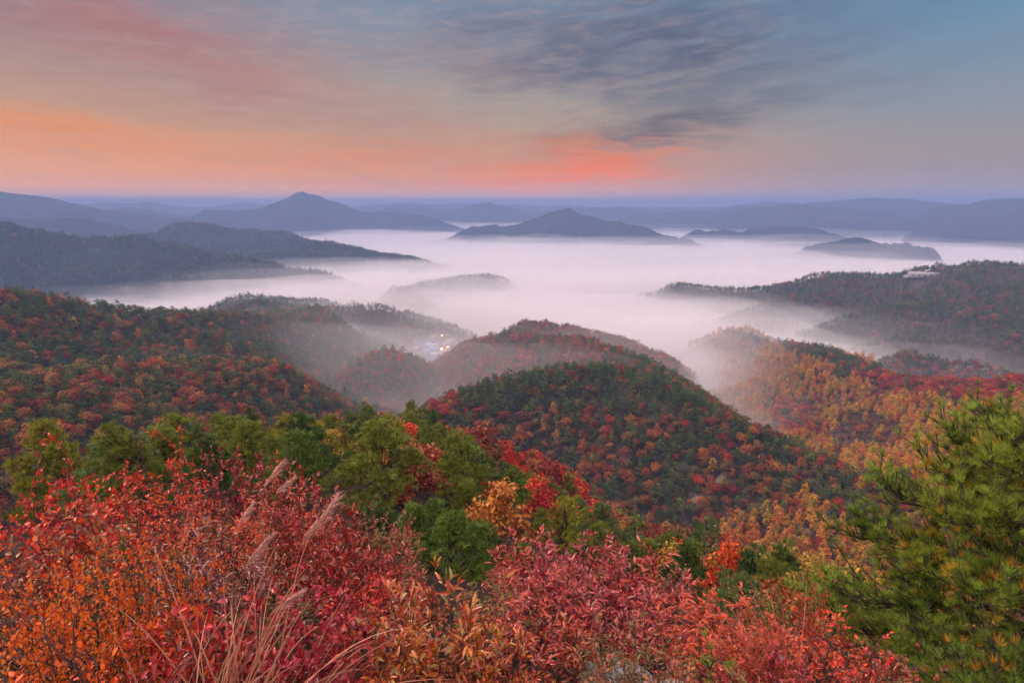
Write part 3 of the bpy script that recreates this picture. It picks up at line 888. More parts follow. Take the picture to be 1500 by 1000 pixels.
ex = []
rng = np.random.default_rng(66)
for X, Y, Z, rm, nm in FAR_FN:
    if rm > 2700: continue
    n = int(9000 * (rm / 2000) ** 0.3)
    i = rng.uniform(0, X.shape[0] - 1.01, n); j = rng.uniform(0, X.shape[1] * 0.62, n)
    i0, j0 = i.astype(int), j.astype(int); fi, fj = i - i0, j - j0
    def bl(A): return (A[i0, j0] * (1 - fi) * (1 - fj) + A[i0 + 1, j0] * fi * (1 - fj) + A[i0, j0 + 1] * (1 - fi) * fj + A[i0 + 1, j0 + 1] * fi * fj)
    x, y, z = bl(X), bl(Y), bl(Z); m = z > FOG - 14
    ex.append(np.stack([x[m], y[m], z[m] - 2.5], 1))
ex = rng.permutation(np.concatenate(ex)); ne = len(ex)


# ------------------------------------------------------------------ the largest-looking trees are things; the rest of each kind is one mass
def in_frame(px, py, m=0): return (px > -m) & (px < 1500 + m) & (py > -m) & (py < 1000 + m)


PLACE_WORDS = {'left': 'the long wooded ridge beyond the red bushes', 'hump': 'the rounded rusty hill below the long ridge', 'knob': 'the small knoll before the village', 'knobb': 'the small knoll before the village',
               'mid': 'the hill beside the village', 'midback': 'the hill behind the village knoll', 'near': 'the big middle hill', 'right': 'the golden valley slope',
               'rightfoot': 'the golden valley floor', 'rightknoll': 'the fog-bound knoll', 'far_right': 'the dark ridge in the fog'}
TREES = []       # every individual tree: dict for the labels


def gn_mass(name, kind, idx, label):
    """one object: instances of the kind's crowns on the points of a mesh"""
    pts = np.stack([cand[idx, 0], cand[idx, 1], tz[idx]], 1); size = sc[idx]
    far = {'pine': ex[: int(ne * 0.97)], 'oak': ex[int(ne * 0.97): int(ne * 0.99)], 'maple': ex[int(ne * 0.97): int(ne * 0.98)], 'larch': ex[int(ne * 0.98):]}[kind]
    pts = np.concatenate([pts, far]); size = np.concatenate([size, np.random.default_rng(9).uniform(0.8, 1.3, len(far))])
    if kind in ('oak', 'pine'):
        q = SCRUB[::2] if kind == 'oak' else SCRUB[1::2]; qs = SCRUB_S[::2] if kind == 'oak' else SCRUB_S[1::2]
        pts = np.concatenate([pts, q]); size = np.concatenate([size, qs])
    me = bpy.data.meshes.new(name)
    me.vertices.add(len(pts)); me.vertices.foreach_set('co', pts.astype(np.float32).ravel())
    rg = np.random.default_rng(5)
    for nm, tp, arr in (('size', 'FLOAT', size), ('wide', 'FLOAT', rg.uniform(0.75, 1.35, len(pts))), ('turn', 'FLOAT', rg.uniform(0, 6.28, len(pts))), ('pick', 'INT', rg.integers(0, len(FARKIND[kind]), len(pts)))):
        a = me.attributes.new(nm, tp, 'POINT'); a.data.foreach_set('value', np.asarray(arr, np.int32 if tp == 'INT' else np.float32))
    o = link(name, me, kind='stuff', label=label)
    cl = bpy.data.collections.new(kind + "_crowns")
    for i, (_, m2, _t) in enumerate(FARKIND[kind]):
        cl.objects.link(bpy.data.objects.new("%s_crown_%d" % (kind, i), m2))
    ng = bpy.data.node_groups.new(name, 'GeometryNodeTree')
    ng.interface.new_socket('Geometry', in_out='INPUT', socket_type='NodeSocketGeometry')
    ng.interface.new_socket('Geometry', in_out='OUTPUT', socket_type='NodeSocketGeometry')
    N = ng.nodes; L = ng.links
    gi = N.new('NodeGroupInput'); go = N.new('NodeGroupOutput')
    ci = N.new('GeometryNodeCollectionInfo'); ci.inputs['Collection'].default_value = cl
    ci.inputs['Separate Children'].default_value = True; ci.inputs['Reset Children'].default_value = True
    ip = N.new('GeometryNodeInstanceOnPoints'); ip.inputs['Pick Instance'].default_value = True

    def attr(nm, tp):
        a = N.new('GeometryNodeInputNamedAttribute'); a.data_type = tp; a.inputs['Name'].default_value = nm
        return a.outputs['Attribute']
    mp = N.new('GeometryNodeMeshToPoints')
    L.new(gi.outputs[0], mp.inputs['Mesh']); L.new(mp.outputs[0], ip.inputs['Points'])
    L.new(ci.outputs[0], ip.inputs['Instance']); L.new(attr('pick', 'INT'), ip.inputs['Instance Index'])
    cx = N.new('ShaderNodeCombineXYZ'); L.new(attr('turn', 'FLOAT'), cx.inputs[2])
    L.new(cx.outputs[0], ip.inputs['Rotation'])
    cs_ = N.new('ShaderNodeCombineXYZ')
    s_ = attr('size', 'FLOAT')
    wd = attr('wide', 'FLOAT'); mm = N.new('ShaderNodeMath'); mm.operation = 'MULTIPLY'; L.new(s_, mm.inputs[0]); L.new(wd, mm.inputs[1])
    L.new(mm.outputs[0], cs_.inputs[0]); L.new(s_, cs_.inputs[1]); L.new(s_, cs_.inputs[2])
    L.new(cs_.outputs[0], ip.inputs['Scale'])
    L.new(ip.outputs[0], go.inputs[0])
    md = o.modifiers.new("trees", 'NODES'); md.node_group = ng
    return o


CAP = {'pine': 75, 'oak': 250, 'maple': 240, 'larch': 280}
MASSWORD = {'pine': 'dark pine woods covering the more distant slopes', 'oak': 'rust and brown oak woods covering the more distant slopes',
            'maple': 'red maple woods scattered over the more distant slopes', 'larch': 'golden larch woods on the farther part of the right slope'}
for k, kind in enumerate(KINDS4):
    idx = np.where(kd == k)[0]
    ja = np.clip(np.searchsorted(aa, np.arctan2(cand[idx, 0], cand[idx, 1])), 0, NA - 1); jr = np.clip(np.searchsorted(rr, r[idx] * 0.97 - 8) - 1, 0, NR - 1)
    vis = (sc[idx] > 0.5) & ((tz[idx] + 8.5 * sc[idx]) / r[idx] > HORC[jr, ja]) & in_frame(PX[idx], PY[idx] - 5, 4)
    appar = np.where(vis, sc[idx] / r[idx], 0)
    order = idx[np.argsort(-appar)]
    ind, rest = order[:CAP[kind]], order[CAP[kind]:]
    rg = np.random.default_rng(50 + k)
    for i in ind:
        v = rg.integers(0, len(FARKIND[kind])); sh = SHADES[kind][rg.integers(0, len(SHADES[kind]))]
        o = bpy.data.objects.new(kind + "_tree", None); COL.objects.link(o)
        o.location = (cand[i, 0], cand[i, 1], tz[i]); o.rotation_euler.z = rg.uniform(0, 6.28)
        s = sc[i]; o.scale = (s * rg.uniform(0.78, 1.3), s, s * rg.uniform(0.85, 1.15)); 
        link('crown', FARKIND[kind][v][0], o).color = lin(sh[1])
        link('trunk', FARKIND[kind][v][2], o)
        TREES.append(dict(o=o, kind=kind, shade=sh[0], size=s, px=PX[i], py=PY[i], r=r[i], zone=('fore' if fore[i] else RN[who[i]]), dcr=dcr[i]))
    gn_mass(kind + "_woods", kind, rest, MASSWORD[kind])


# ------------------------------------------------------------------ pines and maples on the slope just below the viewpoint
TUFTS = [tuft_t(9, 1.15, 0.085, s) for s in (1, 2, 3)]
PINEN = {k: None for k in ()}
OWN_NEAR = {k: foliage_mat("near_%s_foliage" % k, v, own=True, trans=0.2, rough=0.55) for k, v in NEAR_SHADES.items()}


def near_pine(seed, H, R, ntuft=1050, size=0.36):
    rng = np.random.default_rng(seed); lob = []
    npad = rng.integers(22, 30); lean = rng.normal(0, 0.06, 2)
    for i in range(npad):
        t = (i + rng.uniform(0, 0.7)) / npad; a = i * 2.4 + rng.uniform(-0.6, 0.6)
        rho = R * (1.02 - t) ** 0.6 * rng.uniform(0.3, 0.85); z = H * (0.22 + 0.72 * t)
        lob.append((rho * math.cos(a) + lean[0] * z, rho * math.sin(a) + lean[1] * z, z, R * rng.uniform(0.18, 0.33) * (1.15 - 0.5 * t), R * rng.uniform(0.08, 0.14)))
    lob = np.array(lob); g = Geo()
    w = lob[:, 3] ** 2; k = rng.choice(len(lob), ntuft, p=w / w.sum())
    d = ball(rng, ntuft); d[:, 2] = np.where(d[:, 2] < -0.25, -d[:, 2], d[:, 2])
    pos = lob[k, :3] + d * np.stack([lob[k, 3], lob[k, 3], lob[k, 4]], 1) * rng.uniform(0.55, 1.12, ntuft)[:, None]
    ax = unit(d * [1, 1, 0.5] + [0, 0, 0.75] + rng.normal(0, 0.3, (ntuft, 3)))
    tone = np.clip(0.4 * rng.uniform(0, 1, len(lob))[k] + 0.6 * rng.uniform(0, 1, ntuft), 0, 1)
    for j, T in enumerate(TUFTS):
        m = np.arange(ntuft) % 3 == j
        V, fs, ix = place(T[0], T[1], pos[m], frames(ax[m], rng.uniform(0, 6.28, m.sum())), size * rng.uniform(0.7, 1.25, m.sum()))
        g.add(V, fs, [tone[m][i] for i in ix])
    s = Geo(); stem_geo(s, lob, H, 0.13, rng, 6)
    return s.mesh("trunk", [BARK], True), g.mesh("crown", [OWN_NEAR['pine']])


def near_broad(seed, H, R, n=1500, size=0.26, kind='maple', open_=0.0):
    rng = np.random.default_rng(seed); lob = []
    for i in range(rng.integers(11, 16)):
        a = rng.uniform(0, 6.28); q = rng.uniform(0, 1) ** 0.5; zf = rng.uniform(0.34, 0.9) - 0.15 * q * q
        lob.append((R * 0.68 * q * math.cos(a), R * 0.68 * q * math.sin(a), H * zf, R * rng.uniform(0.24, 0.42), R * rng.uniform(0.18, 0.32)))
    lob = np.array(lob); g = Geo()
    w = lob[:, 3] ** 2; k = rng.choice(len(lob), n, p=w / w.sum())
    d = ball(rng, n)
    pos = lob[k, :3] + d * np.stack([lob[k, 3], lob[k, 3], lob[k, 4]], 1) * (rng.uniform(0.2, 1.12, n) ** 0.6)[:, None]
    nrm = unit(d * 0.6 + rng.normal(0, 0.6, (n, 3)) + [0, 0, 0.35]); tang = unit(np.cross(nrm, rng.normal(0, 1, (n, 3))))
    Fm = np.stack([tang, np.cross(nrm, tang), nrm], axis=2)
    tone = np.clip(0.4 * rng.uniform(0, 1, len(lob))[k] + 0.6 * rng.uniform(0, 1, n), 0, 1)
    V, fs, ix = place(DIAMOND[0], DIAMOND[1], pos, Fm, size * rng.uniform(0.6, 1.3, n))
    g.add(V, fs, [tone[i] for i in ix])
    s = Geo(); stem_geo(s, lob, H, 0.10, rng, 5)
    return s.mesh("trunk", [BARK], True), g.mesh("crown", [OWN_NEAR[kind]])


NEARP = {
    'pine': [near_pine(11 + i, H, R) for i, (H, R) in enumerate(((6.2, 2.9), (5.6, 3.0), (7.0, 2.8), (5.2, 2.6), (6.6, 3.2)))],
    'maple': [near_broad(31 + i, H, R, kind='maple') for i, (H, R) in enumerate(((5.0, 2.4), (5.6, 2.2), (4.4, 2.3)))],
    'oak': [near_broad(41 + i, H, R, n=1300, kind='oak') for i, (H, R) in enumerate(((5.2, 2.6), (4.6, 2.3), (5.8, 2.5)))],
}
NEARH = {'pine': [6.2, 5.6, 7.0, 5.2, 6.6], 'maple': [5.0, 5.6, 4.4], 'oak': [5.2, 4.6, 5.8]}
NEAR_TREES = []


def plant_tree(kind, x, y, h, shade, var, turn, wide=1.0):
    z = float(ground(np.array([x]), np.array([y]))[0])
    e = bpy.data.objects.new(kind + "_tree", None); COL.objects.link(e)
    s = h / NEARH[kind][var]
    e.location = (x, y, z); e.rotation_euler.z = turn; e.scale = (s * wide, s * wide, s)
    t, c = NEARP[kind][var]
    link("trunk", t, e)
    co = link("crown", c, e); co.color = lin(shade[1])
    q = project(np.array([[x, y, z + h * 0.6]]))
    NEAR_TREES.append(dict(o=e, kind=kind, shade=shade[0], size=h, px=q[0][0], py=q[1][0], r=math.hypot(x, y), zone='slope', x=x, y=y))
    return e


# the line in the photograph that the tops of the near trees keep below
SKYL = ([0, 60, 120, 220, 300, 380, 440, 520, 580, 640, 700, 760, 820, 880, 950, 1010, 1100, 1180, 1260, 1340, 1500],
        [652, 617, 645, 600, 608, 592, 596, 590, 586, 594, 640, 676, 700, 715, 748, 752, 760, 782, 845, 880, 930])
# named trees first: kind, photo x, y of the top, distance, height, width factor, shade, variant
FIX = [
    ('pine', 66, 612, 38, 5.0, 1.0, 3, 1), ('pine', 262, 598, 44, 5.6, 1.15, 2, 4), ('pine', 318, 604, 50, 5.2, 1.0, 2, 1), ('pine', 376, 590, 56, 6.0, 0.8, 1, 2),
    ('pine', 446, 604, 40, 5.8, 1.05, 1, 0), ('maple', 484, 602, 66, 5.0, 1.1, 1, 0), ('pine', 545, 588, 74, 6.4, 1.0, 0, 2), ('pine', 596, 584, 80, 6.6, 1.0, 2, 0),
    ('pine', 640, 592, 84, 6.6, 1.1, 1, 4), ('pine', 520, 628, 50, 6.4, 1.0, 2, 2), ('maple', 634, 654, 50, 4.2, 0.9, 0, 1), ('maple', 746, 640, 76, 4.8, 0.7, 0, 1),
    ('pine', 640, 732, 21, 4.2, 1.05, 0, 0), ('maple', 874, 736, 50, 4.8, 1.1, 0, 2), ('maple', 1074, 770, 42, 4.8, 0.92, 3, 0), ('oak', 1192, 790, 40, 4.6, 0.9, 2, 1),
    ('pine', 990, 775, 46, 5.4, 0.9, 1, 3), ('pine', 700, 672, 56, 6.2, 1.0, 2, 4), ('pine', 1020, 752, 80, 7.0, 0.9, 0, 2), ('maple', 760, 650, 84, 4.4, 0.9, 1, 0),
    ('pine', 600, 770, 17, 3.4, 1.0, 0, 3), ('pine', 705, 765, 19, 3.6, 1.0, 1, 1), ('pine', 750, 800, 16, 3.0, 1.0, 0, 2), ('pine', 560, 800, 14, 2.8, 1.0, 1, 3), ('pine', 665, 822, 13.5, 2.6, 1.1, 0, 1),
    ('pine', 930, 786, 32, 4.4, 1.0, 0, 0), ('pine', 1012, 796, 27, 4.0, 1.0, 1, 1), ('pine', 1128, 806, 31, 4.4, 1.0, 2, 4), ('pine', 1160, 788, 42, 5.0, 1.0, 0, 3), ('pine', 1236, 836, 30, 4.2, 1.0, 2, 2), ('pine', 882, 768, 36, 4.6, 1.0, 2, 4), ('pine', 1100, 848, 21, 3.4, 1.1, 4, 1),
    ('pine', 790, 745, 30, 4.2, 1.0, 2, 0), ('oak', 830, 742, 40, 4.0, 1.0, 2, 0), ('pine', 690, 700, 30, 4.6, 1.0, 2, 4),
    ('pine', 590, 690, 34, 5.2, 1.0, 0, 3), ('oak', 1170, 850, 17, 3.0, 1.0, 0, 2),
]
placed = []
for kind, px, py, r_, h, wd, sh, v in FIX:
    p = at(px, py, r_)
    g_ = float(ground(np.array([p.x]), np.array([p.y]))[0])
    h2 = min(max(p.z - g_, 2.4), h * 1.5)
    plant_tree(kind, p.x, p.y, h2, NEAR_SHADES[kind][sh], v, RNG.uniform(0, 6.28), wd * h / h2 if h2 > h else wd)
    placed.append((p.x, p.y, 1.6))

rng = np.random.default_rng(91)
n_try = 0
while len(NEAR_TREES) < 330 and n_try < 6000:
    n_try += 1
    a = rad(rng.uniform(-42, 45)); r_ = 17 + 95 * rng.uniform() ** 0.8
    x, y = r_ * math.sin(a), r_ * math.cos(a)
    if any((x - q[0]) ** 2 + (y - q[1]) ** 2 < (q[2] + 0.75 + 0.009 * r_) ** 2 for q in placed): continue
    z = float(ground(np.array([x]), np.array([y]))[0])
    q = project(np.array([[x, y, z]])); px, py = q[0][0], q[1][0]
    az = math.degrees(a)
    if not (-60 < px < 1560): continue
    if az < -14 and r_ < 26: continue
    if r_ < 24 and not (540 < px < 760 or px > 1080): continue
    if r_ < 30 and px > 760 and px < 1010: continue
    ux = rng.uniform()
    if px < 700: kind = 'pine' if ux < 0.84 else ('maple' if ux < 0.93 else 'oak')
    elif px < 900: kind = 'pine' if ux < 0.72 else ('maple' if ux < 0.80 else 'oak')
    else: kind = 'pine' if ux < 0.70 else ('maple' if ux < 0.76 else 'oak')
    h = rng.uniform(4.0, 7.0) if kind == 'pine' else rng.uniform(3.2, 5.0)
    line = np.interp(px, *SKYL) + rng.uniform(0, 16)
    for _ in range(8):
        top = project(np.array([[x, y, z + h]]))[1][0]
        if top >= line: break
        h *= 0.86
    if h < 2.3: continue
    shp = [0, 1, 2, 2, 3, 4] if kind == 'pine' else range(len(NEAR_SHADES[kind]))
    sh = NEAR_SHADES[kind][shp[rng.integers(0, len(shp))]]
    plant_tree(kind, x, y, h, sh, rng.integers(0, len(NEARP[kind])), rng.uniform(0, 6.28), rng.uniform(0.9, 1.2))
    placed.append((x, y, h * 0.24))
print("near trees", len(NEAR_TREES), n_try)

# ------------------------------------------------------------------ shrubs at the viewpoint
def grow(seed, H, Wd, stems, twigs, twig_len, leaf_n, low=0.25, spread=0.5, wind=(0, 0)):
    """branch lines (points, radii) and leaf anchors (position, direction, position along the plant) of a shrub rooted at the origin"""
    rng = np.random.default_rng(seed); br, LP, LD, LT = [], [], [], []
    for s in range(stems):
        a = s * 2.39996 + rng.uniform(-0.4, 0.4); q = (rng.uniform(0.05, 1) ** 0.5) * Wd * 0.5
        tip = np.array([q * math.cos(a), q * math.sin(a), H * (1.0 - 0.45 * (q / (Wd * 0.5)) ** 2) * rng.uniform(0.8, 1.0)]) + np.array([wind[0], wind[1], 0]) * H
        root = np.array([tip[0] * 0.15 + rng.uniform(-0.05, 0.05), tip[1] * 0.15 + rng.uniform(-0.05, 0.05), -0.12])
        p = bend(root, tip, 10, rng, -0.04); p[:, :2] += np.cumsum(rng.normal(0, 0.012, (10, 2)), 0) * H; rt = 0.006 * (H / 1.2) ** 0.8
        br.append((p, np.linspace(rt * 1.8, rt * 0.45, 10)))
        for j in range(twigs):
            t = low + (1 - low) * (j + rng.uniform(0, 1)) / twigs
            i = min(int(t * 9), 8); b = p[i] + (p[i + 1] - p[i]) * (t * 9 - i)
            dr = unit(p[min(i + 1, 9)] - p[max(i - 1, 0)])
            d = unit(dr * 0.7 + ball(rng, 1)[0] * [1, 1, 0.75] * spread * 2.6 + np.array([0, 0, 0.2]) + np.array([wind[0], wind[1], 0]))
            L = twig_len * rng.uniform(0.5, 1.2) * (1.1 - 0.4 * t)
            e = b + d * L
            k = bend(b, e, 6, rng, rng.uniform(-0.06, 0.06)); br.append((k, np.linspace(rt * 0.55, rt * 0.22, 6)))
            n = max(2, int(leaf_n * rng.uniform(0.7, 1.3)))
            tt = np.sort(rng.uniform(0.15, 1.0, n)); tt[-1] = 1.0
            ii = np.minimum((tt * 5).astype(int), 4); fr = tt * 5 - ii
            LP.append(k[ii] + (k[ii + 1] - k[ii]) * fr[:, None]); LD.append(np.repeat(unit(k[-1] - k[0])[None], n, 0)); LT.append(tt)
    return br, np.concatenate(LP), np.concatenate(LD), np.concatenate(LT)


def shrub_meshes(seed, H, Wd, stems, twigs, twig_len, leaf_n, leaf, size, lmat, angle=0.9, droop=0.1, tone_of=None, **kw):
    rng = np.random.default_rng(seed + 1000)
    br, P, D, T = grow(seed, H, Wd, stems, twigs, twig_len, leaf_n, **kw)
    g = Geo()
    for p, rd_ in br: tube(g, p, rd_, 4)
    n = len(P)
    side = unit(np.cross(D, ball(rng, n)))
    an = angle * rng.uniform(0.5, 1.2, n) * np.where(T > 0.97, 0.25, 1)
    d = unit(D * np.cos(an)[:, None] + side * np.sin(an)[:, None] + np.array([0, 0, -droop]))
    Fm = frames(d, rng.normal(0, 0.55, n))
    sz = size * rng.uniform(0.55, 1.2, n)
    tone = np.clip(rng.beta(1.6, 1.6, n) + 0.25 * vnoise(P[:, 0] * 3, P[:, 2] * 3, seed), 0, 1)
    if tone_of is not None: tone = np.clip(tone_of(P, tone, rng), 0, 1)
    lg = Geo()
    V, fs, ix = place(leaf[0], leaf[1], P, Fm, sz)
    lg.add(V, fs, [tone[i] for i in ix])
    return g.mesh("stems", [TWIG], True), lg.mesh("foliage", [lmat], True)


LM = {
    'brick': leaf_mat("brick_red_leaf", [(76, 24, 24), (138, 36, 34), (174, 52, 42), (148, 36, 32), (192, 80, 56), (98, 30, 28)], 0.32, 0.7, 0.18),
    'crimson': leaf_mat("crimson_leaf", [(78, 20, 26), (144, 26, 38), (180, 36, 46), (194, 48, 46), (150, 36, 46), (116, 66, 44)], 0.36, 0.6, 0.2),
    'redorange': leaf_mat("red_orange_leaf", [(110, 30, 24), (188, 42, 30), (214, 58, 30), (216, 86, 34), (196, 52, 38), (130, 44, 32)], 0.42, 0.5, 0.26),
    'orange': leaf_mat("orange_leaf", [(186, 58, 24), (214, 84, 24), (222, 104, 26), (208, 72, 28), (190, 118, 34)], 0.45, 0.5, 0.32),
    'mixed': leaf_mat("turning_leaf", [(104, 104, 44), (176, 122, 48), (146, 36, 34), (178, 62, 36), (196, 104, 42), (150, 44, 38), (112, 96, 42)], 0.32, 0.75, 0.2),
    'dry': leaf_mat("dry_curled_leaf", [(104, 54, 52), (156, 92, 86), (186, 132, 122), (136, 66, 64), (104, 46, 44)], 0.34, 0.75, 0.08),
    'brown': leaf_mat("russet_leaf", [(92, 38, 28), (132, 54, 36), (158, 78, 42), (122, 68, 42), (100, 38, 32)], 0.42, 0.55, 0.2),
    'olive': leaf_mat("olive_leaf", [(62, 62, 32), (94, 86, 40), (136, 104, 44), (106, 72, 36), (144, 82, 44)], 0.42, 0.5, 0.2),
    'fire': leaf_mat("flame_leaf", [(118, 26, 24), (174, 42, 24), (194, 70, 26), (172, 38, 28), (168, 54, 38)], 0.34, 0.65, 0.2),
}
# a few plants of every sort, built once
SH = {
    'brick': [shrub_meshes(s, 1.15, 1.35, 15, 9, 0.27, 10, LEAF_LONG, 0.10, LM['brick'], 1.0, low=0.3) for s in (1, 2, 3)],
    'crimson': [shrub_meshes(s, 0.85, 0.9, 14, 9, 0.20, 10, LEAF_OVAL, 0.058, LM['crimson'], 1.0, low=0.25) for s in (4, 5)],
    'redorange': [shrub_meshes(s, 1.7, 1.9, 15, 11, 0.40, 13, LEAF_LONG if s == 6 else LEAF_OVAL, 0.070, LM['redorange'], 1.2, low=0.3) for s in (6, 7)],
    'crimsonbush': [shrub_meshes(s, 1.7, 1.5, 15, 11, 0.36, 12, LEAF_OVAL, 0.07, LM['crimson'] if s == 8 else LM['brick'], 0.9, low=0.2) for s in (8, 9)],
    'orange': [shrub_meshes(10, 0.95, 1.15, 20, 14, 0.26, 20, LEAF_SMALL, 0.027, LM['orange'], 1.2, 0.0, low=0.52, wind=(0.14, 0.0))],
    'mixed': [shrub_meshes(s, 0.9, 0.8, 10, 8, 0.2, 8, LEAF_LONG, 0.088, LM['mixed'], 0.8, low=0.3, spread=0.4) for s in (11, 12)],
    'dry': [shrub_meshes(13, 0.9, 0.8, 12, 9, 0.2, 9, LEAF_CURL, 0.07, LM['dry'], 0.9, 0.35, low=0.3)],
    'brown': [shrub_meshes(s, 1.5, 1.6, 14, 12, 0.38, 11, LEAF_OVAL, 0.062, LM['brown'], 0.9, low=0.2) for s in (14, 15)],
    'olive': [shrub_meshes(16, 1.1, 1.3, 15, 11, 0.28, 12, LEAF_LONG, 0.065, LM['olive'], 0.9, low=0.15)],
    'fire': [shrub_meshes(s, 1.0, 1.0, 14, 11, 0.24, 13, LEAF_LONG, 0.066, LM['fire'], 0.6, low=0.25) for s in (17, 18)],
    'sprig': [shrub_meshes(19, 1.2, 0.8, 9, 9, 0.26, 7, LEAF_OVAL, 0.045, LM['redorange'], 0.9, low=0.25)],
    'bare': [shrub_meshes(20, 2.4, 1.5, 9, 10, 0.6, 2, LEAF_OVAL, 0.05, LM['brown'], 0.9, low=0.2)],
}
SHH = {'brick': 1.15, 'crimson': 0.85, 'redorange': 1.7, 'crimsonbush': 1.7, 'orange': 0.95, 'mixed': 0.9, 'dry': 0.9, 'brown': 1.5, 'olive': 1.1, 'fire': 1.0, 'sprig': 1.2, 'bare': 2.4}
SHRUBS = []


def gz(x, y): return float(ground(np.array([x]), np.array([y]))[0])


def shrub(sort, px, py, r_, width=None, var=0, label=None, group=None, turn=None, name="shrub", sizey=None):
    """a shrub whose top shows near px, py at that distance; width in metres"""
    p = at(px, py, r_); z = gz(p.x, p.y); H = SHH[sort]
    h = max(p.z - z, 0.35)
    s = h / H
    e = bpy.data.objects.new(name, None); COL.objects.link(e)
    w0 = {'brick': 1.35, 'crimson': 0.9, 'redorange': 1.9, 'crimsonbush': 1.5, 'orange': 1.15, 'mixed': 0.8, 'dry': 0.8, 'brown': 1.6, 'olive': 1.3, 'fire': 1.0, 'sprig': 0.8, 'bare': 1.5}[sort] * 1.15
    k = (width / w0) if width else s
    e.location = (p.x, p.y, z - 0.03); e.scale = (k, k, s)
    e.rotation_euler.z = RNG.uniform(0, 6.28) if turn is None else turn
    a, b = SH[sort][var % len(SH[sort])]
    link("stems", a, e); link("foliage", b, e)
    e['category'] = 'shrub'
    if label: e['label'] = label
    if group: e['group'] = group
    SHRUBS.append((e, sort, px, py, r_))
    return e


